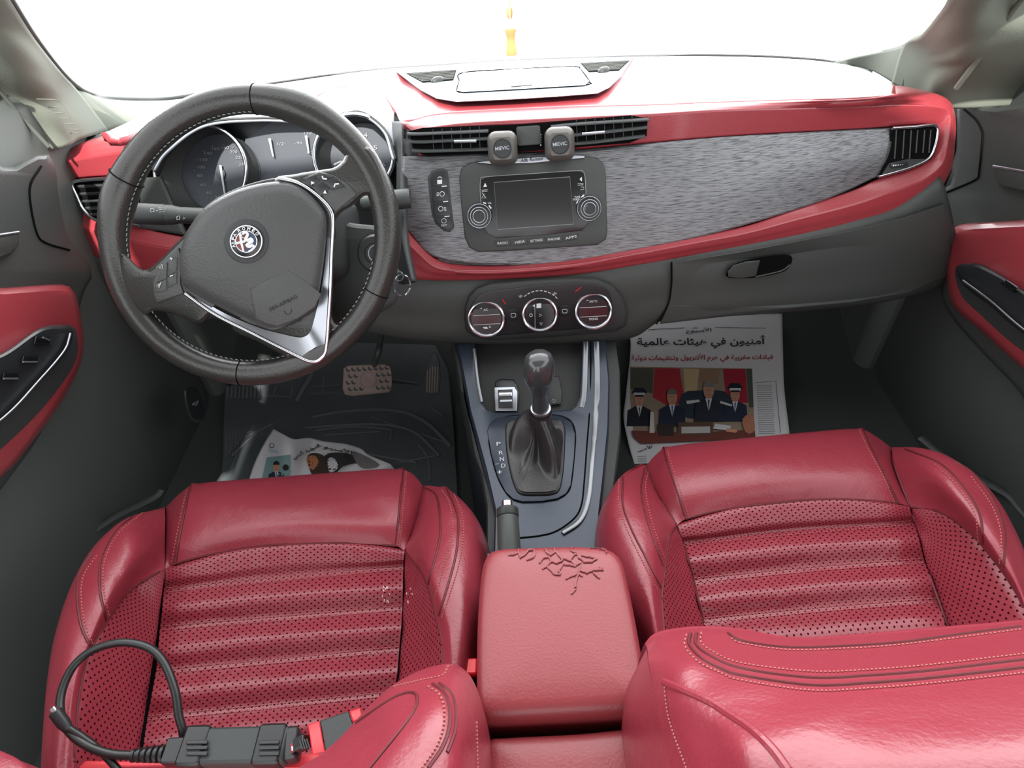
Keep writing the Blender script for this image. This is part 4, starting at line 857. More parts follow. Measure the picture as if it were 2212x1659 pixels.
PM = rows3([inner_l, [(356,1229,.348),(320,1310,.350),(285,1375,.362),(268,1430,.365),(255,1500,.363),(243,1580,.36),(232,1660,.355),(225,1760,.35)], [(357,1230,.347),(350,1290,.338),(344,1340,.332),(336,1400,.326),(325,1470,.322),(314,1545,.32),(303,1620,.32),(296,1760,.32)]])
cu.append(patch('perforated_side', PM, 'perf', ds, 90, 50, par=True, puff=.002))
insr = [[(356,1222,.330),(500,1184,.334),(620,1170,.336),(745,1167,.336),(874,1181,.330)], [(356,1229,.347),(500,1192,.352),(620,1178,.353),(745,1175,.353),(874,1189,.348)], [(357,1250,.345),(620,1215,.343),(872,1207,.345)], [(353,1275,.333),(620,1246,.330),(871,1226,.333)], [(350,1315,.340),(615,1288,.338),(870,1270,.340)], [(345,1357,.326),(610,1332,.322),(869,1313,.326)], [(341,1405,.333),(605,1378,.330),(866,1358,.333)], [(336,1452,.320),(600,1424,.316),(862,1402,.320)], [(327,1502,.328),(590,1474,.325),(858,1450,.328)], [(318,1551,.316),(580,1523,.313),(852,1497,.316)], [(310,1605,.325),(575,1575,.322),(848,1550,.325)], [(300,1665,.315),(570,1635,.312),(842,1605,.315)], [(292,1760,.32),(560,1740,.32),(835,1720,.32)]]
cu.append(patch('perforated_insert', rows3(insr), 'perf', ds, 110, 150, par=True, puff=.0016))
in_r = [(874,1189,.348),(873,1230,.334),(870,1313,.328),(865,1402,.322),(858,1480,.32),(850,1560,.32),(842,1700,.32)]
out_r = [(874,1189,.348),(900,1222,.368),(922,1262,.388),(945,1347,.402),(953,1380,.405),(956,1447,.405),(952,1560,.40),(950,1700,.39)]
mr_ = [(874,1190,.348),(890,1230,.352),(902,1290,.358),(912,1370,.362),(914,1440,.362),(906,1540,.36),(900,1700,.355)]
cu.append(patch('perforated_side', rows3([in_r, mr_, out_r]), 'perf', ds, 80, 30, par=True, puff=.0015))
ri = [(914,1050,.318),(902,1110,.335),(886,1160,.342),(876,1186,.348),(900,1222,.368),(922,1262,.388),(945,1347,.402),(955,1400,.408),(956,1447,.41),(954,1560,.405),(950,1700,.395)]
rm = [(924,1049,.325),(925,1100,.372),(922,1150,.392),(925,1200,.405),(940,1260,.415),(968,1340,.42),(978,1400,.422),(982,1460,.42),(980,1560,.415),(975,1700,.40)]
ro = [(948,1052,.332),(975,1090,.385),(984,1140,.405),(990,1200,.415),(1000,1270,.418),(1008,1340,.418),(1008,1400,.415),(1004,1470,.41),(1000,1560,.405),(995,1700,.39)]
rx_ = [(968,1055,.320),(1009,1092,.365),(1034,1139,.380),(1044,1198,.385),(1044,1260,.385),(1040,1320,.383),(1030,1397,.38),(1022,1470,.38),(1015,1600,.375),(1010,1700,.37)]
e0, e1, e2, e3 = rows3([ri, rm, ro, rx_])
cu.append(patch('side_bolster', [e0, e1, e2, e3, [dn(p, 0, -.06, .010) for p in e3], [dn(p, 0, -.20, .006) for p in e3]], 'leather', ds, 110, 70, par=True))
SC = caster(cu); SCi = caster(cu, .0008)
ba = cu[0]
seat_detail(SC, ds, [[(413,1046),(402,1090),(388,1160),(378,1218)], [(378,1218),(450,1199),(560,1180),(640,1175),(745,1173),(856,1179)], [(870,1012),(866,1062),(860,1125),(855,1178)], [(358,1098),(357,1150),(356,1228)], [(356,1228),(278,1278),(229,1347),(199,1397),(184,1437),(168,1521),(160,1646)],
  [(356,1229),(344,1340),(325,1470),(303,1620)], [(874,1189),(870,1313),(863,1402),(850,1540)], [(876,1192),(900,1222),(922,1262),(945,1347),(953,1380),(956,1440)], [(300,1106),(249,1149),(219,1208),(216,1273),(229,1340)], [(200,1195),(172,1240),(167,1290),(175,1350),(196,1400)], [(915,1052),(942,1070),(951,1120),(949,1170),(925,1262)], [(965,1056),(987,1109),(989,1160),(980,1220),(948,1330)]],
  [([(406,1050),(395,1095),(381,1162),(371,1214)], 7), ([(878,1014),(874,1062),(868,1125),(863,1178)], 5), ([(209,1200),(181,1244),(176,1290),(184,1350),(200,1392)], 7), ([(308,1108),(257,1152),(227,1210),(224,1273),(235,1330)], 7), ([(976,1056),(998,1112),(1000,1165),(990,1225),(955,1335)], 6), ([(954,1058),(972,1090),(977,1150),(962,1215),(940,1290)], 6)])
stripes(SCi, cu[5], [((360,1275),(868,1226),(615,1250)), ((349,1357),(866,1313),(608,1336)), ((340,1452),(860,1402),(600,1428)), ((322,1551),(830,1500),(580,1527))])
sb = MB(); sb.box((-.37, .35, .19), .20, .22, .10, None, .03); sb.build('seat_base', 'black', ds)
# back rest: inner bolster leaning into view
Orow = [(620,1720,.56),(640,1665,.56),(696,1628,.56),(746,1581,.56),(796,1527,.56),(845,1482,.56),(910,1447,.56),(970,1435,.56),(1004,1452,.56),(1024,1487,.56),(1037,1537,.56),(1042,1600,.56),(1044,1720,.56)]
I1 = [(680,1740,.62),(700,1690,.62),(745,1645,.62),(790,1598,.62),(828,1550,.62),(868,1512,.62),(918,1482,.62),(962,1472,.62),(990,1490,.62),(1005,1520,.62),(1014,1560,.62),(1018,1610,.62),(1020,1730,.62)]
I2 = [(760,1760,.66),(780,1720,.66),(808,1680,.66),(835,1640,.66),(865,1600,.66),(895,1570,.66),(925,1545,.66),(948,1540,.66),(965,1550,.66),(976,1575,.66),(982,1605,.66),(985,1650,.66),(985,1750,.66)]
I3 = [(850+i*6, 1800-(6-abs(i-6))*8, .68) for i in range(13)]
o0, o1, o2, o3 = rows3([Orow, I1, I2, I3])
bk1 = patch('backrest', [[dn(p, .02, -.20) for p in o0], [dn(p, .012, -.05) for p in o0], o0, o1, o2, o3], 'leather', ds, 100, 70, par=True)
BC = caster([bk1])
seat_detail(BC, bk1, [[(935,1477),(958,1495),(970,1525),(970,1571),(955,1615),(925,1659)], [(770,1561),(845,1510),(890,1496),(902,1510),(893,1540),(860,1585),(800,1659)], [(950,1476),(975,1500),(984,1535),(982,1580),(966,1625)]],
  [([(925,1484),(948,1500),(959,1530),(958,1571),(944,1612),(912,1659)], 9), ([(850,1484),(910,1470),(955,1460),(968,1440)], 7), ([(1028,1560),(1030,1659)], 8)], .0014)
# ---- passenger seat
ps = thing('car_seat', 'red leather passenger seat beside the flat newspaper, its backrest closer in the frame', 'car seat', (.37, .38, .08), 'red leather front seats')
pu = []
R_ = rows3([[(1434,966,.332),(1650,944,.338),(1864,925,.332)], [(1442,1000,.358),(1660,982,.366),(1880,962,.358)], [(1462,1060,.366),(1700,1032,.372),(1912,1024,.366)], [(1481,1121,.350),(1603,1095,.353),(1754,1080,.355),(1854,1080,.355),(1940,1087,.350)]])
R_ = [[dn(p, -.04, -.16) for p in R_[0]], [dn(p, .006, -.05) for p in R_[0]]]+R_
pu.append(patch('front_roll', R_, 'leather', ps, 80, 60, par=True, puff=.003))
pu.append(patch('front_roll_side', rows3([[(1434,966,.332),(1442,1000,.358),(1462,1060,.366),(1481,1121,.350)], [(1412,986,.326),(1425,1030,.345),(1446,1080,.352),(1471,1127,.348)], [(1396,1005,.318),(1412,1050,.332),(1436,1095,.342),(1462,1134,.348)]]), 'leather', ps, 30, 16, par=True, puff=.001))
pu.append(patch('front_roll_side', rows3([[(1864,925,.332),(1880,962,.358),(1912,1024,.366),(1940,1087,.350)], [(1896,944,.326),(1905,985,.350),(1930,1035,.355),(1953,1090,.349)], [(1925,966,.318),(1932,1005,.335),(1948,1050,.344),(1966,1094,.348)]]), 'leather', ps, 30, 16, par=True, puff=.001))
ri = [(1397,1006,.318),(1412,1050,.332),(1436,1095,.342),(1461,1134,.348),(1447,1160,.366),(1435,1242,.395),(1430,1292,.402),(1434,1363,.405),(1440,1460,.40)]
rm = [(1388,1005,.325),(1382,1050,.372),(1396,1100,.395),(1415,1150,.405),(1412,1200,.412),(1408,1260,.418),(1412,1320,.418),(1420,1380,.412),(1430,1460,.40)]
ro = [(1372,1008,.332),(1343,1050,.390),(1345,1110,.408),(1360,1170,.415),(1372,1220,.418),(1385,1280,.415),(1398,1340,.41),(1410,1390,.405),(1420,1460,.39)]
rx_ = [(1393,1005,.318),(1351,1022,.350),(1321,1056,.372),(1305,1101,.383),(1305,1171,.385),(1326,1242,.385),(1361,1322,.383),(1390,1385,.38),(1410,1460,.37)]
e0, e1, e2, e3 = rows3([ri, rm, ro, rx_])
pu.append(patch('side_bolster', [e0, e1, e2, e3, [dn(p, 0, -.06, -.010) for p in e3], [dn(p, 0, -.20, -.006) for p in e3]], 'leather', ps, 110, 70, par=True))
in_l = [(1463,1135,.347),(1482,1190,.336),(1497,1247,.332),(1508,1295,.327),(1520,1345,.323),(1532,1400,.32),(1545,1480,.32)]
pu.append(patch('perforated_side', rows3([[(1461,1134,.348),(1447,1160,.366),(1435,1242,.395),(1430,1292,.402),(1434,1363,.405),(1440,1480,.40)], [(1462,1135,.347),(1464,1190,.352),(1464,1250,.36),(1468,1310,.362),(1476,1370,.36),(1490,1480,.355)], in_l]), 'perf', ps, 80, 30, par=True, puff=.0015))
insr = [[(1463,1127,.330),(1603,1089,.334),(1754,1074,.336),(1854,1074,.336),(1966,1087,.330)], [(1463,1134,.347),(1603,1097,.352),(1754,1082,.354),(1854,1082,.354),(1966,1094,.348)], [(1470,1158,.344),(1700,1125,.342),(1970,1112,.344)], [(1474,1174,.333),(1715,1146,.329),(1976,1130,.333)], [(1486,1212,.341),(1740,1182,.338),(1987,1168,.341)], [(1497,1254,.326),(1760,1226,.322),(1998,1211,.326)], [(1508,1298,.334),(1775,1268,.331),(2012,1252,.334)], [(1519,1340,.321),(1790,1312,.317),(2026,1296,.321)], [(1531,1390,.329),(1800,1362,.326),(2042,1345,.329)], [(1545,1480,.318),(1820,1460,.318),(2070,1440,.318)]]
pu.append(patch('perforated_insert', rows3(insr), 'perf', ps, 110, 130, par=True, puff=.0016))
out_p = [(1966,1094,.348),(2030,1106,.372),(2095,1151,.392),(2156,1222,.405),(2196,1282,.408),(2222,1340,.408),(2250,1440,.40)]
pu.append(patch('perforated_side', rows3([[(1966,1094,.348),(1975,1130,.334),(1987,1168,.336),(2004,1230,.328),(2030,1305,.322),(2048,1360,.32),(2070,1440,.318)], [(1967,1095,.348),(2010,1150,.350),(2045,1205,.358),(2085,1270,.365),(2118,1330,.365),(2160,1440,.36)], out_p]), 'perf', ps, 90, 50, par=True, puff=.002))
o_ = [(1925,966,.318),(1985,968,.365),(2045,985,.388),(2106,1026,.40),(2156,1081,.40),(2196,1151,.40),(2222,1215,.40),(2250,1300,.395),(2280,1440,.38)]
p0 = rows3([o_])[0]; p1, p2, p3 = rows3([[(1930,1000,.345),(1990,995,.392),(2045,1015,.415),(2095,1055,.422),(2138,1110,.425),(2172,1172,.425),(2200,1240,.42),(2230,1320,.41),(2262,1440,.40)], [(1945,1050,.350),(2000,1035,.395),(2045,1060,.415),(2090,1100,.425),(2128,1155,.426),(2162,1205,.424),(2196,1262,.42),(2225,1335,.41),(2255,1440,.40)], out_p])
pu.append(patch('side_bolster', [[dn(p, 0, -.22, .01) for p in p0], [dn(p, 0, -.06, .012) for p in p0], p0, p1, p2, p3], 'leather', ps, 110, 70, par=True))
PC = caster(pu); PCi = caster(pu, .0008)
seat_detail(PC, ps, [[(1434,968),(1442,1000),(1462,1060),(1481,1121)], [(1481,1121),(1540,1106),(1603,1095),(1754,1080),(1854,1080),(1940,1087)], [(1864,927),(1880,962),(1912,1024),(1940,1087)], [(1925,970),(1932,1005),(1948,1050),(1966,1094)], [(1397,1008),(1412,1050),(1436,1095),(1461,1133)],
  [(1461,1135),(1447,1160),(1435,1242),(1430,1292),(1434,1363)], [(1463,1135),(1482,1190),(1497,1247),(1520,1345)], [(1966,1095),(1987,1168),(2004,1230),(2030,1305),(2048,1355)], [(1967,1095),(2030,1106),(2095,1151),(2156,1222),(2196,1282),(2210,1312)], [(1392,1013),(1385,1050),(1388,1085),(1404,1145),(1432,1222)], [(1346,1030),(1346,1091),(1365,1145),(1390,1195),(1428,1270)], [(1955,970),(2030,1001),(2080,1051),(2116,1111),(2124,1175)], [(2060,994),(2106,1026),(2151,1091),(2171,1151),(2168,1225)]],
  [([(1441,970),(1450,1002),(1470,1062),(1488,1118)], 6), ([(1856,929),(1872,964),(1904,1024),(1932,1084)], 6), ([(1337,1036),(1337,1093),(1357,1150),(1383,1203),(1420,1276)], 6), ([(1401,1016),(1394,1050),(1398,1085),(1412,1140),(1434,1205)], 6), ([(2020,1003),(2070,1053),(2106,1111),(2114,1170)], 7), ([(2098,1030),(2142,1093),(2161,1151),(2160,1218)], 7)])
stripes(PCi, pu[5], [((1476,1174),(1974,1129),(1718,1150)), ((1500,1254),(1994,1211),(1755,1230)), ((1523,1340),(2022,1297),(1785,1316))])
sb = MB(); sb.box((.40, .38, .19), .20, .22, .10, None, .03); sb.build('seat_base', 'black', ps)
Q = rows3([[(1397,1398,.58),(1416,1377,.58),(1452,1366,.58),(1517,1360,.58),(1603,1365,.58),(1718,1384,.58),(1854,1378,.58),(2055,1361,.58),(2212,1347,.58),(2330,1330,.58)],
 [(1400,1420,.60),(1430,1400,.605),(1475,1392,.61),(1540,1396,.61),(1620,1408,.615),(1730,1420,.62),(1860,1415,.62),(2055,1400,.62),(2212,1386,.62),(2330,1372,.62)],
 [(1402,1438,.61),(1440,1430,.63),(1490,1432,.645),(1555,1448,.65),(1630,1462,.66),(1740,1474,.665),(1870,1470,.665),(2060,1455,.665),(2215,1438,.665),(2330,1420,.665)],
 [(1410,1480,.615),(1450,1490,.645),(1510,1510,.665),(1580,1530,.68),(1650,1545,.69),(1750,1553,.70),(1880,1550,.70),(2070,1540,.70),(2220,1528,.70),(2340,1515,.70)],
 [(1432,1580,.62),(1475,1590,.65),(1540,1605,.675),(1600,1618,.70),(1670,1630,.71),(1770,1640,.715),(1890,1640,.72),(2080,1635,.72),(2230,1630,.72),(2350,1620,.72)],
 [(1470,1760,.62),(1520,1765,.65),(1580,1770,.68),(1640,1775,.70),(1700,1780,.715),(1790,1790,.72),(1900,1790,.725),(2090,1790,.725),(2250,1790,.725),(2380,1780,.725)]])
bk2 = patch('backrest', [[dn(p, .02, -.20) for p in Q[0]], [dn(p, .010, -.03) for p in Q[0]]]+Q, 'leather', ps, 140, 90, par=True)
side = rows3([[(1397,1400,.575),(1402,1443,.60),(1412,1490,.612),(1432,1580,.618),(1470,1760,.618)]])[0]
patch('backrest_side', [side, [dn(p, 0, -.12, -.012) for p in side], [dn(p, 0, -.30, -.0) for p in side]], 'leather', bk2, 40, 20, par=True)
BC2 = caster([bk2])
seat_detail(BC2, bk2, [[(1492,1369),(1489,1392),(1517,1424),(1560,1446),(1603,1460),(1754,1481),(1880,1476),(2005,1466),(2212,1443)], [(1573,1368),(1603,1385),(1703,1399),(1830,1396),(1955,1387),(2080,1370),(2205,1354)], [(1505,1368),(1503,1390),(1530,1415),(1603,1445),(1754,1465),(1880,1460),(2005,1450),(2212,1426)]],
  [([(1515,1368),(1514,1388),(1538,1408),(1603,1434),(1754,1452),(1880,1448),(2005,1438),(2212,1414)], 9), ([(1483,1372),(1480,1398),(1510,1432),(1560,1456),(1603,1471),(1754,1493),(1880,1488),(2005,1478),(2212,1455)], 9), ([(1580,1380),(1603,1391),(1703,1405),(1830,1402),(1955,1393),(2205,1361)], 9), ([(1436,1476),(1447,1554),(1484,1659)], 8)], .0016)
w_ = MB(); p = draped(BC2, [(1434,1473),(1527,1513),(1580,1546),(1628,1579),(1670,1620),(1703,1665)], 50, -.001); w_.tube(p, .0030, k=8); w_.build('welt', 'leather', bk2)
# worn marks on the driver cushion
wm = MB(); random.seed(3)
for (x0, y0, n) in ((833,1284,9), (880,1285,4)):
    for i in range(n):
        x = x0+random.uniform(-12, 12); y = y0+random.uniform(-18, 16); p = draped(SCi, [(x, y), (x+random.uniform(-3, 3), y+random.uniform(2, 6))])
        if len(p) == 2: wm.tube(p, .0007, k=4)
wm.build('scuff_mark', mat('scuff', (226, 190, 190), .7), cu[5])
# seat belt buckle
sbk = thing('seat_belt_buckle', 'black seat belt buckle with red button beside the armrest', 'seat belt buckle', Zp(1012, 1450, .30))
c = Zp(1014, 1445, .40); MB().box(c-V((.004, 0, .045)), .012, .011, .045, None, .005).build('buckle_body', 'black', sbk)
MB().box(c+V((.002, 0, .003)), .0075, .009, .005, None, .003).build('release_button', 'bred', sbk)
# ================================================================ doors
def door(name, label, s, f, base, red, redi, pad, chrome, seam, topw, handle, hchrome):
    d = thing(name, label, 'car door', (s*.76, .5, .1)); X = s*.76
    mb = MB(); mb.box((s*.815, .28, .41), .035, .86, .40, None, .03); mb.build('door_shell', 'doorp', d)
    plate('upper_trim', base, f, 'plast', d, th=.03, base=.0, bev=.014, bpx=10, smooth=80)
    plate('red_panel', red, f, 'pad', d, th=.05, base=.0, bev=.022, bpx=14, smooth=90)
    plate('panel_recess', redi, f, 'plast2', d, th=.004, base=.048, bev=.001, bpx=1, smooth=70)
    am = plate('armrest', pad, f, 'black', d, th=.022, base=.046, bev=.010, bpx=8, smooth=70)
    tube('chrome_strip', [f(x, y, .072) for x, y in chrome], .0018, 'alum', am, 30)
    tube('trim_seam', [f(x, y, .0305) for x, y in seam], .0016, 'hole', d, 40)
    if topw: plate('window_area', topw, f, 'plast2', d, th=.012, base=-.002, bev=.006, bpx=8)
    h = plate('door_handle', handle, f, 'plast', d, th=.02, base=.026, bev=.006, bpx=4)
    tube('handle_edge', [f(x, y, .045) for x, y in hchrome], .0022, 'alum', h)
    return d, am
dl, al_ = door('car_door', 'left door with red armrest panel and black window switches beside the steering wheel', -1, DL,
 [(-160,372),(20,362),(60,345),(98,330),(120,360),(126,420),(150,520),(200,585),(178,640),(150,760),(60,980),(-160,1150)],
 [(-160,630),(0,622),(127,614),(156,624),(169,653),(181,729),(179,763),(169,801),(127,877),(42,991),(0,1033),(-160,1180)],
 [(-160,1060),(-160,880),(0,797),(70,722),(101,706),(150,702),(166,721),(163,780),(110,860),(40,935),(-50,1010)],
 [(-160,860),(-60,790),(10,760),(70,718),(101,704),(140,703),(156,712),(150,750),(100,812),(0,905),(-160,1010)],
 [(-160,1008),(0,908),(84,822),(139,757),(152,720)], [(89,359),(66,398),(66,442),(80,505),(100,525),(150,540)], None,
 [(-160,528),(0,510),(40,503),(41,527),(25,548),(0,558),(-160,575)], [(-160,526),(0,508),(40,502)])
dr_, ar_ = door('car_door', 'right door with red armrest panel and silver handle beyond the glovebox', 1, DR,
 [(2072,200),(2130,232),(2212,224),(2380,220),(2380,1100),(2212,860),(2120,760),(2040,660),(2030,560),(2020,430),(2052,400),(2066,330),(2066,240)],
 [(2059,492),(2093,482),(2212,475),(2380,465),(2380,940),(2212,800),(2117,714),(2069,675),(2049,641),(2042,579),(2045,521)],
 [(2066,575),(2093,569),(2130,575),(2212,630),(2380,720),(2380,860),(2212,760),(2110,672),(2078,640),(2064,600)],
 [(2064,580),(2093,569),(2117,571),(2170,598),(2212,627),(2380,720),(2380,830),(2212,722),(2140,662),(2085,620)],
 [(2080,606),(2140,650),(2212,712),(2380,835)], [(2083,236),(2108,258),(2120,280),(2122,299),(2115,371),(2107,388),(2045,415)], None,
 [(2146,359),(2212,371),(2380,395),(2380,440),(2212,414),(2160,402),(2150,385)], [(2146,359),(2212,370),(2380,394)])
SWL = lambda x, y, o=0: DL(x, y, .068+o)
for i, (x, y) in enumerate(((99,735),(80,776),(38,812),(-20,850))):
    b_ = plate('window_switch', [(x-30,y-8),(x+4,y-7),(x+2,y+8),(x-34,y+8)] if i else [(x-22,y-10),(x+10,y-8),(x+10,y+8),(x-26,y+8)], SWL, 'gloss', al_, th=.006, bev=.002, bpx=2)
    tube('switch_edge', [SWL(q[0], q[1], .0065) for q in ([(x-30,y+6),(x,y+6)] if i else [(x-6,y-6),(x+8,y)])], .0012, 'alum', b_)
b_ = plate('window_switch', [(2160,612),(2176,604),(2200,620),(2190,632)], lambda x, y, o=0: DR(x, y, .068+o), 'gloss', ar_, th=.006, bev=.002, bpx=2)
tube('switch_edge', [DR(x, y, .0745) for x, y in ((2176,606),(2199,622))], .0010, 'alum', b_)
# window glass surround: dark quarter panels
tag(patch('window_2', [[Xp(-190, 60, -.80), Xp(-190, 380, -.80)], [Xp(0, 205, -.80), Xp(0, 372, -.80)], [Xp(60, 270, -.795), Xp(60, 355, -.795)], [Xp(104, 318, -.79), Xp(100, 332, -.79)]], 'sail', None, 20, 30, thick=.02), kind='structure')
tag(patch('window_3', [[Xp(2070, 200, .79), Xp(2072, 222, .79)], [Xp(2130, 110, .80), Xp(2135, 240, .80)], [Xp(2215, 0, .80), Xp(2215, 232, .80)], [Xp(2400, -190, .80), Xp(2400, 230, .80)]], 'sail', None, 20, 30, thick=.02), kind='structure')
# door sills / seat side covers
for i, (pts, z) in enumerate((([(-40,1390),(60,1290),(150,1190),(240,1120),(330,1075),(345,1060)], .20), ([(1990,945),(2040,985),(2110,1030),(2180,1070),(2212,1105),(2300,1200)], .20))):
    tag(tube('trim_%d' % (8+i), [Zp(x, y, z) for x, y in pts], .009, 'plast2', None, 40, flat=.5, up=(0, 0, 1)), kind='structure')
# kick panels beside the footwells
for i, s in enumerate((-1, 1)):
    kp = MB(); kp.box((s*.765, 1.33, .26), .03, .25, .20, None, .03); tag(kp.build('trim_%d' % (10+i), 'doorp'), kind='structure')
hr = thing('bonnet_release_lever', 'small dark lever with car symbol low on the left kick panel', 'lever', Xp(420, 880, -.60))
XL = lambda x, y, o=0: Xp(x, y, -.60+o)
plate('lever', [(398,840),(425,835),(440,860),(442,905),(420,912),(404,890)], XL, 'black', hr, th=.02, base=-.07, bev=.006, bpx=5, smooth=40)
mk = MB(); mk.tube([Xp(x, y, -.648) for x, y in ((416,874),(420,870),(426,869),(428,866))], .0010, k=4); mk.tube([Xp(x, y, -.648) for x, y in ((416,874),(424,875),(427,870))], .0010, k=4); mk.build('marking', 'grey', hr)
# ================================================================ floor things
fm = thing('floor_mat', 'ribbed black rubber floor mat under the pedals', 'floor mat', FL(700, 900))
MATP = [(486,845),(560,780),(700,738),(940,745),(968,800),(978,900),(990,1100),(1000,1300),(300,1300),(480,1020)]
plate('mat_edge', MATP, FL, 'rubber', fm, th=.004, base=.001)
rb_ = MB(); FM = lambda x, y, o=0: FL(x, y, .010+o)
def rib(px, n=24, r=.0022): rb_.tube(on(FM, smooth_open(px, n)), r*1.5, k=6, flat=.9, up=(0, 0, 1))
rib([(676,902),(740,890),(820,886),(880,893),(930,920),(975,965)], r=.004); rib([(660,925),(720,920),(800,917),(860,922),(905,940),(950,985)], r=.003)
rib([(682,930),(760,922),(840,928),(846,938),(843,954)], r=.0022); rib([(700,940),(780,935),(825,932)], 12, .0018)
rib([(660,868),(740,862),(860,860)], 12); rib([(662,882),(740,874),(868,872)], 12); rib([(670,852),(735,847)], 8); rib([(680,836),(735,832)], 8); rib([(855,850),(900,860),(960,900)], 12); rib([(846,820),(905,830)], 8)
rib([(640,868),(655,840),(670,815),(672,780)], 12, .006); rib([(596,834),(576,900),(530,945),(500,1010)], 20); rib([(632,835),(620,880),(600,915)], 16); rib([(700,815),(696,850),(684,895)], 12)
rib([(568,856),(600,856),(630,858)], 6); rib([(556,905),(600,905)], 6); rib([(530,945),(590,916)], 8); rib([(500,985),(560,930)], 8, .003)
for i in range(9): rib([(492+i*8.5, 835), (489+i*8, 910), (488+i*6, 990-i*7)], 10, .0028)
rib([(690,960),(760,975),(900,1000)], 12); rib([(860,1000),(940,985)], 8); rib([(905,960),(925,990),(930,1040)], 10); rib([(800,900),(960,955)], 14, .0015)
rb_.build('rib', 'ribm', fm)
YP = lambda y0: (lambda x, y, o=0: hit(x, y, lambda p: p.y-(y0+.45*(p.z-.25))+o))
bp = thing('brake_pedal', 'dusty rubber brake pedal pad with round dimples above the mat', 'pedal', Yp(793, 850, 1.02))
B_ = YP(1.02); pdl = plate('pedal_pad', [(742,796),(752,789),(830,786),(842,790),(847,805),(847,840),(841,848),(760,856),(745,853),(740,840)], B_, 'dirt', bp, th=.010, bev=.004, bpx=3)
dm = MB()
for r_ in range(4):
    for c_ in range(8):
        x = 752+c_*12+(r_ % 2)*5; y = 798+r_*14-c_*.6
        if math.hypot(x-795, y-821) > 21 and x < 842: dm.lathe(B_(x, y, .0098), (B_(x, y, .02)-B_(x, y, 0)).normalized(), [(.0052, 0), (.0050, .0008), (.0038, .0009), (.0034, .0002), (.001, .0001)], 14)
dm.build('dimple', 'rubber', pdl)
tube('pedal_ring', [B_(x, y, .0104) for x, y in circ(795, 821, 17, 28)], .0010, 'dirt', pdl, closed=True)
tube('pedal_arm', [B_(808, 790, -.006), D(815, 770, 1.24), D(822, 735, 1.25), D(824, 690, 1.25)], .006, 'plast', bp, 16)
ap = thing('accelerator_pedal', 'narrow ribbed accelerator pedal beside the console', 'pedal', Yp(935, 850, 1.05))
A_ = YP(1.05); apd = plate('pedal_pad', [(920,800),(930,770),(940,758),(948,775),(952,810),(950,845),(942,854),(922,850),(917,835)], A_, 'rubber', ap, th=.010, bev=.003, bpx=3)
rb2 = MB()
for i in range(5): rb2.tube([A_(924+i*5.5, 800-6*i+i*i, .0105), A_(922+i*5.5, 848, .0105)], .0014, k=6)
rb2.build('rib', 'dirt', apd)
# ---- Arabic letters as joined forms, drawn left to right
AF = {'ا':'ﺍﺎ','أ':'ﺃﺄ','ب':'ﺏﺐﺑﺒ','ت':'ﺕﺖﺗﺘ','ة':'ﺓﺔ','ج':'ﺝﺞﺟﺠ','د':'ﺩﺪ','ر':'ﺭﺮ','س':'ﺱﺲﺳﺴ','ظ':'ﻅﻆﻇﻈ','ع':'ﻉﻊﻋﻌ','غ':'ﻍﻎﻏﻐ','ف':'ﻑﻒﻓﻔ','ق':'ﻕﻖﻗﻘ','ل':'ﻝﻞﻟﻠ','م':'ﻡﻢﻣﻤ','ن':'ﻥﻦﻧﻨ','ه':'ﻩﻪﻫﻬ','و':'ﻭﻮ','ي':'ﻱﻲﻳﻴ','ئ':'ﺉﺊﺋﺌ','ـ':'ــــ','ﻷ':'ﻷﻸ','ﻻ':'ﻻﻼ','ك':'ﻙﻚﻛﻜ','ح':'ﺡﺢﺣﺤ'}
def arab(t):
    t = t.replace('لأ', 'ﻷ').replace('لا', 'ﻻ'); o = []
    for i, c in enumerate(t):
        if c not in AF: o.append(c); continue
        pj = i > 0 and t[i-1] in AF and len(AF[t[i-1]]) == 4; nj = i < len(t)-1 and t[i+1] in AF and len(AF[c]) == 4
        o.append(AF[c][3 if pj and nj else 1 if pj else 2 if nj else 0])
    return ''.join(o)[::-1]
# ---- flat newspaper in the passenger footwell
NP = lambda x, y, o=0: hit(x, y, lambda p: (.096+.2486*(p.y-.90)+o)-p.z)
npx = [[(1340,700),(1440,690),(1560,682),(1690,677)], [(1362,735),(1450,740),(1570,740),(1691,740)], [(1352,850),(1450,850),(1570,845),(1694,835)], [(1347,900),(1450,920),(1570,920),(1703,915)], [(1358,960),(1460,990),(1580,990),(1712,985)], [(1374,1015),(1480,1060),(1600,1060),(1725,1060)]]
nw = thing('newspaper', 'flat Arabic newspaper with a large group photo in the right footwell', 'newspaper', FL(1530, 850))
patch('page', [on(NP, r) for r in npx], 'paper', nw, 50, 60, thick=.0015)
T_ = lambda mb, t, a, b, h, bold=.01: add_text(mb, arab(t), a, b, NP, h, .0012, 0, bold)
mk = MB(); T_(mk, 'أمنيون في هيئات عالمية', (1376,754), (1655,752), 28, .022); T_(mk, 'الأسبوع', (1482,722), (1537,720), 13, .015); T_(mk, 'ملف', (1494,710), (1508,709), 4)
mk.tube(on(NP, [(1400,712),(1478,708)], .0014), .0006, k=4); mk.tube(on(NP, [(1545,707),(1655,709)], .0014), .0005, k=4)
T_(mk, 'الأمنيـ', (1378,978), (1410,969), 9)
mk.build('headline', 'ink', nw)
mk = MB(); T_(mk, 'قيادات مغربية في هرم الأنتربول وتنظيمات دولية', (1364,784), (1670,782), 19, .014); mk.build('subheadline', 'redink', nw)
tx = MB(); random.seed(9)
for i in range(27):
    y = 832+i*4; tx.tube(on(NP, [(1634+(y-830)*.05, y), (1668+(y-830)*.07-random.uniform(0, 3), y+.5)], .0013), .0004, k=4)
for i in range(7): tx.tube(on(NP, [(1376+i*.6, 986+i*4), (1396+i*.4, 985+i*4)], .0013), .0004, k=4)
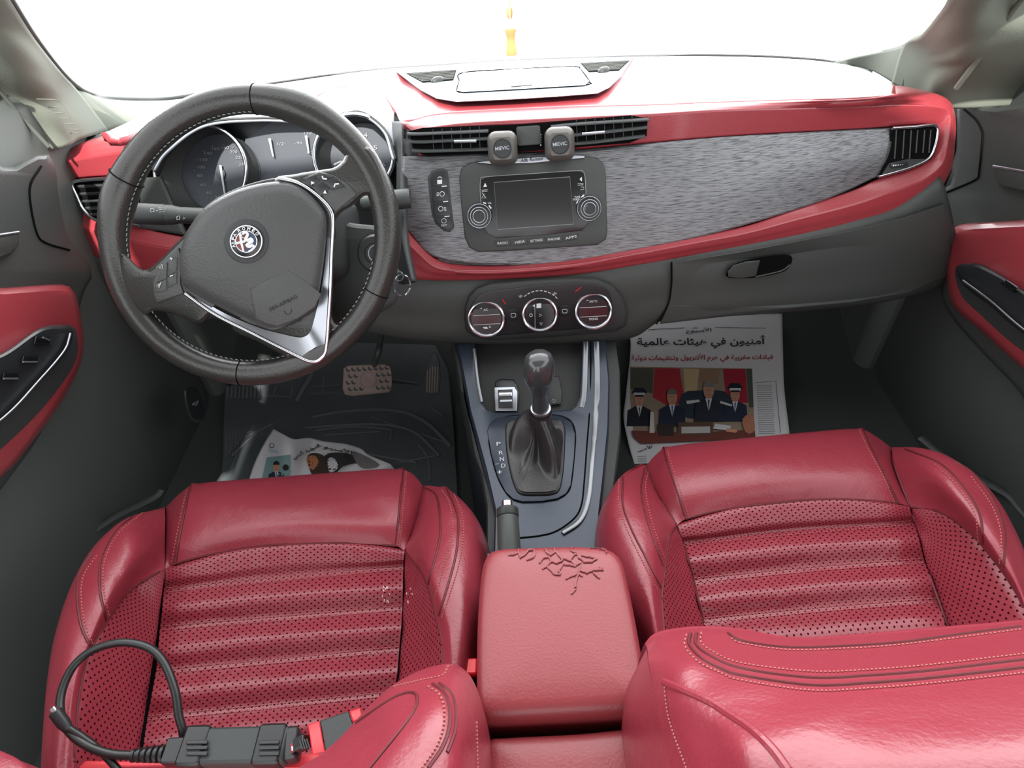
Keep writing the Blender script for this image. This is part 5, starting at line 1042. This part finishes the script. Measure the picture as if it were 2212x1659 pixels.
tx.tube(on(NP, [(1630,827),(1676,823),(1686,935)], .0013), .0005, k=4)
tx.build('text_column', mat('faded_ink', (110, 112, 116), .8), nw)
NQ = lambda k: (lambda x, y, o=0: NP(x, y, .0008+k*.00035+o))
def decal(name, px, surf, m, parent, sm=0, step=9.):
    pts = smooth_closed(px, sm) if sm else px; vs = [tuple(p) for p in pts]; tris = [tuple(t) for t in tessellate_polygon([[V((x, y, 0)) for x, y in vs]])]; cache = {}
    def midp(a, b):
        k = (min(a, b), max(a, b))
        if k not in cache: cache[k] = len(vs); vs.append(((vs[a][0]+vs[b][0])/2, (vs[a][1]+vs[b][1])/2))
        return cache[k]
    ln = lambda a, b: math.hypot(vs[a][0]-vs[b][0], vs[a][1]-vs[b][1])
    for it in range(12):
        out_ = []; ch = False
        for a, b, c in tris:
            sp_ = [ln(a, b) > step, ln(b, c) > step, ln(c, a) > step]
            if not any(sp_): out_.append((a, b, c)); continue
            ch = True
            while not (sp_[0] and (ln(a, b) >= ln(b, c)-1e-9) and (ln(a, b) >= ln(c, a)-1e-9)):
                a, b, c = b, c, a; sp_ = [ln(a, b) > step, ln(b, c) > step, ln(c, a) > step]
            m_ = midp(a, b); out_ += [(a, m_, c), (m_, b, c)]
        tris = out_
        if not ch: break
    mb = MB(); mb.add([surf(x, y) for x, y in vs], tris); return mb.build(name, m, parent)
def pic(parent, surf, items):
    mats = {}; ph = None
    for k, (rgb, q, sm) in enumerate(items):
        key = rgb
        if key not in mats: mats[key] = bpy.data.materials.get('print_%d_%d_%d' % rgb) or mat('print_%d_%d_%d' % rgb, rgb, .8, 0, .2)
        f = surf(k*.35)
        if ph is None: ph = decal('photo', q, f, mats[key], parent)
        else: decal('printed_shape', q, f, mats[key], ph, sm)
skin = (190, 140, 118); navy = (44, 50, 68); wht = (205, 205, 210)
def man(cx, cy, w, hair, suit, cap=False, tie=(40, 60, 120)):
    h = w*1.25; it = []
    it.append((suit, [(cx-w*2.1, cy+h*3.6), (cx-w*1.9, cy+h*1.5), (cx-w*.7, cy+h*.95), (cx+w*.7, cy+h*.95), (cx+w*1.9, cy+h*1.5), (cx+w*2.1, cy+h*3.6)], 0))
    it.append((wht, [(cx-w*.5, cy+h*.9), (cx+w*.5, cy+h*.9), (cx, cy+h*2.4)], 0)); it.append((tie, [(cx-w*.12, cy+h*1.1), (cx+w*.12, cy+h*1.1), (cx, cy+h*2.5)], 0))
    it.append((skin, circ(cx, cy, w*.78, 18, h), 0)); it.append((hair, circ(cx, cy-h*.35, w*.82, 14, h*.75, 0, 180, 360), 0))
    it.append(((120, 80, 66), [(cx-w*.35, cy-h*.05), (cx-w*.1, cy-h*.08), (cx-w*.1, cy-h*.0), (cx-w*.35, cy+h*.02)], 0)); it.append(((120, 80, 66), [(cx+w*.1, cy-h*.08), (cx+w*.35, cy-h*.05), (cx+w*.35, cy+h*.02), (cx+w*.1, cy)], 0))
    it.append(((140, 80, 70), [(cx-w*.2, cy+h*.48), (cx+w*.2, cy+h*.48), (cx+w*.1, cy+h*.56), (cx-w*.1, cy+h*.56)], 0))
    if cap: it += [((40, 42, 54), [(cx-w*1.3, cy-h*.9), (cx-w*.7, cy-h*1.5), (cx+w*.7, cy-h*1.5), (cx+w*1.3, cy-h*.9), (cx+w*.9, cy-h*.6), (cx-w*.9, cy-h*.6)], 0), (wht, [(cx-w*.95, cy-h*.85), (cx+w*.95, cy-h*.85), (cx+w*.9, cy-h*.45), (cx-w*.9, cy-h*.45)], 0), ((36, 38, 46), [(cx-w*.8, cy-h*.55), (cx+w*.8, cy-h*.55), (cx+w*.6, cy-h*.3), (cx-w*.6, cy-h*.3)], 0)]
    return it
its = [((150, 134, 116), [(1361,792),(1625,796),(1630,940),(1380,952),(1368,935),(1361,860)], 0), ((84, 84, 76), [(1362,794),(1412,795),(1410,850),(1362,840)], 0), ((168, 52, 62), [(1414,795),(1468,796),(1480,870),(1440,876),(1410,858)], 0), ((196, 170, 130), [(1476,796),(1510,797),(1505,850),(1480,850)], 0), ((150, 120, 96), [(1512,797),(1556,797),(1550,830),(1512,826)], 0), ((160, 44, 60), [(1562,797),(1610,797),(1616,870),(1570,870)], 0), ((78, 84, 78), [(1612,797),(1624,797),(1628,880),(1618,880)], 0),
  ((52, 62, 72), [(1472,852),(1500,844),(1560,844),(1580,860),(1580,900),(1474,900)], 20)]
its += man(1381, 862, 13, (60, 50, 46), (40, 42, 52), True, (50, 50, 60)) + man(1588, 852, 13, (60, 54, 52), navy, True, (50, 70, 110)) + man(1452, 858, 14, (120, 110, 100), navy, False, (40, 80, 150)) + man(1531, 843, 15, (130, 126, 122), (46, 50, 62), False, (30, 34, 48))
its += [(wht, [(1482,866),(1510,863),(1512,868),(1484,873)], 0), (wht, [(1556,866),(1582,874),(1580,878),(1556,871)], 0), ((110, 62, 54), [(1364,930),(1500,934),(1630,928),(1632,945),(1560,950),(1385,958),(1370,945)], 0), ((60, 52, 50), [(1420,915),(1455,915),(1456,942),(1422,942)], 0), ((96, 72, 62), [(1465,912),(1540,912),(1540,940),(1464,940)], 0), ((190, 188, 184), [(1472,922),(1534,921),(1534,935),(1472,936)], 0), ((205, 200, 196), [(1405,890),(1412,890),(1414,935),(1403,935)], 0), (wht, [(1545,915),(1580,920),(1575,930),(1540,926)], 0), ((176, 120, 96), [(1604,905),(1625,895),(1630,930),(1612,935)], 12), ((205, 150, 120), [(1570,925),(1595,928),(1590,935),(1568,932)], 0)]
pic(nw, NQ, its)
decal('mat_sheet', MATP, lambda x, y: FL(x, y, .010), 'rubber', fm, 0, 26.)
# ---- crumpled newspaper in the driver footwell
def CR(x, y, o=0):
    u = (x-560)/260.; h = .020+.035*math.exp(-((u-.22)/.12)**2)*(1-min(1, abs(y-960)/140.))+.010*math.sin(x/17.+y/29.)*min(1, max(0, u*2))+.008*math.sin(y/13.)*max(0, u); return FL(x, y, max(.014, h)+o)
cn = thing('newspaper', 'crumpled torn newspaper sheet with a small portrait, on the rubber mat', 'newspaper', FL(640, 1010))
cro = [[(590,926),(612,938),(636,948),(668,946),(701,953),(748,959),(780,969),(796,982),(843,1002)], [(572,955),(610,962),(650,968),(690,972),(735,978),(775,988),(810,1000),(850,1010)], [(552,995),(600,1000),(650,1004),(700,1008),(750,1014),(800,1022),(860,1026)], [(538,1035),(600,1045),(660,1048),(720,1052),(780,1056),(850,1060)], [(525,1080),(600,1100),(700,1110),(850,1110)]]
cg = [spline([V((x, y, 0)) for x, y in r_], 70) for r_ in cro]; cg = [spline([q[j] for q in cg], 44) for j in range(70)]
mb = MB(); mb.add([CR(cg[j][i].x, cg[j][i].y) for i in range(44) for j in range(70)], [(i*70+j, i*70+j+1, i*70+71+j, i*70+70+j) for i in range(43) for j in range(69)]); sh_ = mb.build('sheet', 'paper', cn)
md = sh_.modifiers.new('thickness', 'SOLIDIFY'); md.thickness = .0008; md.offset = -1 if sh_.data.polygons[0].normal.z > 0 else 1
CQ = lambda k: (lambda x, y, o=0: CR(x, y, .0016+k*.00025+o))
its = [((120, 150, 150), [(576,988),(628,982),(626,1060),(560,1060)], 0)]+man(597, 1008, 9, (40, 38, 40), navy)+[((44, 42, 44), circ(617, 1010, 7, 12), 0), ((70, 56, 50), [(664,985),(690,980),(712,1000),(700,1040),(676,1030)], 20), ((180, 120, 84), [(662,990),(680,984),(688,1000),(672,1016)], 16), ((56, 54, 56), [(700,985),(745,978),(778,995),(740,1008),(716,1030)], 20), ((200, 198, 200), [(708,992),(722,990),(730,1010),(712,1020)], 14), ((120, 116, 116), [(760,975),(790,985),(820,1005),(780,1010)], 16), ((170, 186, 200), [(580,968),(600,974),(600,980),(580,976)], 0)]
pic(cn, CQ, its)
mk = MB(); add_text(mk, arab('الدولية لأمني'), (636,995), (692,968), CR, 12, .0022, 0, .03); add_text(mk, arab('الأسبوع'), (684,968), (760,985), CR, 12, .0022, 0, .02); add_text(mk, arab('في'), (780,1010), (795,1004), CR, 10, .0022, 0, .02)
mk.tube([CR(x, y, .002) for x, y in circ(587, 962, 5, 12)], .0006, True, 4)
mk.build('headline', 'ink', cn)
# ================================================================ phone holders, hanging bottle
for i, (cx_, cy_, lab) in enumerate(((1086, 320, 'grey square magnetic phone holder clipped to the vent, nearer the steering wheel'), (1208, 311, 'grey square magnetic phone holder clipped to the vent, farther from the steering wheel'))):
    c = FACE(cx_, cy_, .018); ph = thing('phone_holder', lab, 'phone holder', c, 'magnetic phone holders on the centre vents')
    nn = V((0, -.93, .36)).normalized(); ux = V((1, 0, -.0)); uy = nn.cross(ux)*-1; uy = uy if uy.z > 0 else -uy; uz = nn
    b_ = MB(); b_.box(c+nn*.008, .0215, .0235, .012, (ux, uy, uz), .012); b_.build('body', 'clip', ph)
    cc_ = c+nn*.0205-uy*0
    MB().lathe(cc_, nn, [(.0135, -.001), (.0135, .0008), (.0125, .0012), (.0120, .0002), (.001, .0002)], 36).build('magnet_disc', 'black', ph)
    def PH(x, y, o=0, cc_=cc_, nn=nn):
        r = ray(x, y); q = cc_+nn*(.0006+o); return CAM+r*((q-CAM).dot(nn)/r.dot(nn))
    mk = MB(); x, y = [(CX+ (cc_-CAM).dot(CXv)/(cc_-CAM).dot(FW)*FPX), (CY-(cc_-CAM).dot(CYv)/(cc_-CAM).dot(FW)*FPX)]
    add_text(mk, 'MIEVIC', (x-15, y+5), (x+15, y+1.5), PH, 8, .0004, 0, .01); mk.build('lettering', 'gl', ph)
    b_ = MB(); b_.box(c-nn*.010+uy*.006, .008, .006, .010, (ux, uy, uz), .003); b_.build('clip', 'black', ph)
hg = thing('hanging_air_freshener', 'small glass bottle with wooden cap hanging on a cord before the windscreen', 'air freshener', D(1105, 155, .95))
pc = D(1105, 118, .95); pt_ = D(1104, 74, .95); up_ = (pt_-pc); up_ = V((up_.x, up_.y, up_.z)); L = up_.length; ax = V((0, 0, 1))
MB().lathe(pc, ax, [(.008, 0), (.0085, .003), (.0078, .010), (.0062, .018), (.0066, .026), (.0085, .032), (.0085, .036), (.006, .0365), (.001, .0365)], 24).build('cap', 'wood', hg)
MB().lathe(pc-ax*.030, ax, [(.003, 0), (.011, .002), (.013, .008), (.013, .020), (.010, .027), (.006, .030)], 24).build('bottle', 'glass', hg)
q0 = pc+ax*.037; q1 = pc+V((0, -.02, .30))
MB().tube([q0+V((.003, 0, -.006)), q0+V((.004, 0, .002)), q0, q0+V((0, -.002, .03)), q1], .0008, k=6).build('cord', 'white', hg)
bc_ = D(1101, 32, .94); MB().lathe(bc_-ax*.008, ax, [(.0005, 0), (.004, .005), (.0055, .011), (.004, .017), (.001, .019)], 20).build('bead', 'wood', hg)
MB().lathe(D(1101, 18, .94), ax, [(.0015, 0), (.002, .005), (.0015, .02), (.0008, .03)], 12).build('cord_knot', 'wood', hg)
# ================================================================ diagnostic things on the driver seat
dc = thing('cable', 'black cable looped on the driver seat with ribbed strain relief', 'cable', Zp(260, 1500, .40))
lp = [(397,1600,.42),(394,1575,.428),(386,1545,.435),(378,1492,.445),(354,1431,.455),(321,1399,.46),(264,1388,.462),(203,1403,.46),(159,1439,.455),(134,1492,.45),(131,1541,.445),(150,1580,.44),(187,1610,.435),(236,1628,.43),(290,1632,.428)]
tube('cord', [Zp(*p) for p in lp], .0042, 'cable', dc, 120, k=12)
tube('cord', [Zp(122,1545,.452), Zp(142,1568,.445), Zp(175,1590,.438), Zp(205,1612,.432), Zp(235,1640,.425), Zp(260,1670,.42)], .0036, 'cable', dc, 40, k=10)
MB().lathe(Zp(119, 1538, .455), (Zp(142, 1568, .445)-Zp(119, 1538, .455)).normalized(), [(.003, -.002), (.0062, 0), (.0062, .014), (.0045, .022)], 16).build('plug', 'black', dc)
MB().lathe(Zp(118, 1536, .456), (Zp(119, 1538, .455)-Zp(142, 1568, .445)).normalized(), [(.0035, 0), (.0035, .004), (.001, .0045)], 12).build('plug_tip', 'chrome', dc)
s0 = Zp(285, 1632, .428); s1 = Zp(362, 1628, .428); ax = (s1-s0).normalized(); L = (s1-s0).length; pr_ = [(.0045, 0)]
for i in range(6): pr_ += [(.0062+.0004*i, L*(i/6+.02)), (.0062+.0004*i, L*(i/6+.10)), (.0048, L*(i/6+.115)), (.0048, L*(i/6+.155))]
MB().lathe(s0, ax, pr_, 20).build('strain_relief', 'cable', dc)
def bar(name, a, b, w, h, m, parent, bev=.004):
    d = b-a; L = d.length; X_ = d.normalized(); Z_ = V((0, 0, 1)); Z_ = (Z_-X_*Z_.dot(X_)).normalized(); Y_ = Z_.cross(X_)
    return MB().box((a+b)/2, L/2, w, h, (X_, Y_, Z_), bev).build(name, m, parent)
bar('plug_body', Zp(360, 1626, .428), Zp(400, 1624, .428), .0115, .008, 'cable', dc, .002)
adp = thing('adapter', 'long black ribbed adapter plug lying on top of the red case', 'adapter', Zp(520, 1620, .41))
bar('body', Zp(396, 1617, .43), Zp(625, 1612, .43), .0165, .010, 'plast2', adp, .004)
bar('end_sleeve', Zp(398, 1617, .43), Zp(452, 1616, .43), .0185, .012, 'cable', adp, .004); bar('end_sleeve', Zp(557, 1614, .43), Zp(618, 1612, .43), .0185, .012, 'cable', adp, .004)
for x0, x1 in ((403, 449), (560, 604)):
    for y in (1604, 1616, 1628): bar('grip_rib', Zp(x0, y, .4425), Zp(x1, y-1, .4425), .0018, .0014, 'black', adp, .001)
bar('end_cap', Zp(618, 1612, .43), Zp(648, 1606, .43), .0150, .010, 'black', adp, .004)
c_ = MB(); c_.plate([(627,1607),(635,1606),(636,1625),(629,1626)], lambda x, y, o=0: Zp(x, y, .4405+o), th=.001); lo = c_.build('label_patch', 'redink', adp)
mk = MB(); mk.plate([(629,1612),(633,1612),(633,1622),(630,1622)], lambda x, y, o=0: Zp(x, y, .4418+o), th=.0004); mk.build('marking', 'white', adp)
vp = thing('diagnostic_plug', 'flat black and red connector plug with short lead tucked against the backrest', 'connector', Zp(720, 1590, .42))
bar('cord', Zp(640, 1612, .44), Zp(664, 1600, .445), .006, .006, 'cable', vp, .002)
zz = lambda x, y, o=0: Zp(x, y, .445+o)
plate('red_collar', [(665,1566),(690,1557),(702,1624),(675,1630)], zz, 'bred', vp, th=.016, bev=.002, bpx=2)
plate('body', [(691,1557),(753,1536),(775,1600),(703,1624)], zz, 'plast2', vp, th=.015, bev=.003, bpx=2)
plate('red_tip', [(755,1536),(778,1529),(783,1551),(762,1560)], zz, 'bred', vp, th=.016, bev=.002, bpx=2)
mk = MB()
for i in range(4): mk.plate([(646+i*5,1599-i),(649+i*5,1598-i),(655+i*5,1618-i),(652+i*5,1619-i)], lambda x, y, o=0: Zp(x, y, .449+o), th=.004)
mk.build('strain_relief', 'black', vp)
tb = thing('red_case', 'red tablet case edge at the bottom of the frame on driver seat', 'case', Zp(440, 1700, .38))
tz = lambda x, y, o=0: Zp(x, y, .40+o)
tbo = slab('shell', [(176,1652),(184,1646),(300,1643),(600,1637),(690,1640),(720,1660),(740,1900),(160,1900)], tz, 'tabred', tb, depth=.02, bev=.004, bpx=4)
plate('corner_guard', [(172,1656),(184,1644),(240,1643),(258,1650),(262,1700),(170,1700)], tz, 'tabred', tb, th=.008, bev=.003, bpx=4)
plate('corner_guard', [(597,1632),(606,1628),(680,1627),(705,1632),(700,1646),(680,1662),(597,1662)], tz, 'tabred', tb, th=.010, bev=.003, bpx=4)
tube('groove', [tz(x, y, .0005) for x, y in ((262,1657),(430,1654),(596,1650))], .0012, 'redink', tb)
# rounded red thing at the corner: end of the rear seat bolster
rs = thing('rear_seat_edge', 'rounded red leather edge of rear seat bolster in bottom left corner', 'rear seat', Zp(0, 1680, .30))
e_ = [Zp(x, y, .52) for x, y in ((-120,1600),(-60,1610),(0,1632),(30,1648),(50,1668),(64,1700),(70,1780))]
patch('bolster', [[p+V((0, .01, -.12)) for p in e_], [p+V((0, .003, -.02)) for p in e_], e_, [p+V((-.02, -.03, .015)) for p in e_], [p+V((-.07, -.07, .02)) for p in e_]], 'leather', rs, 40, 30, par=True)
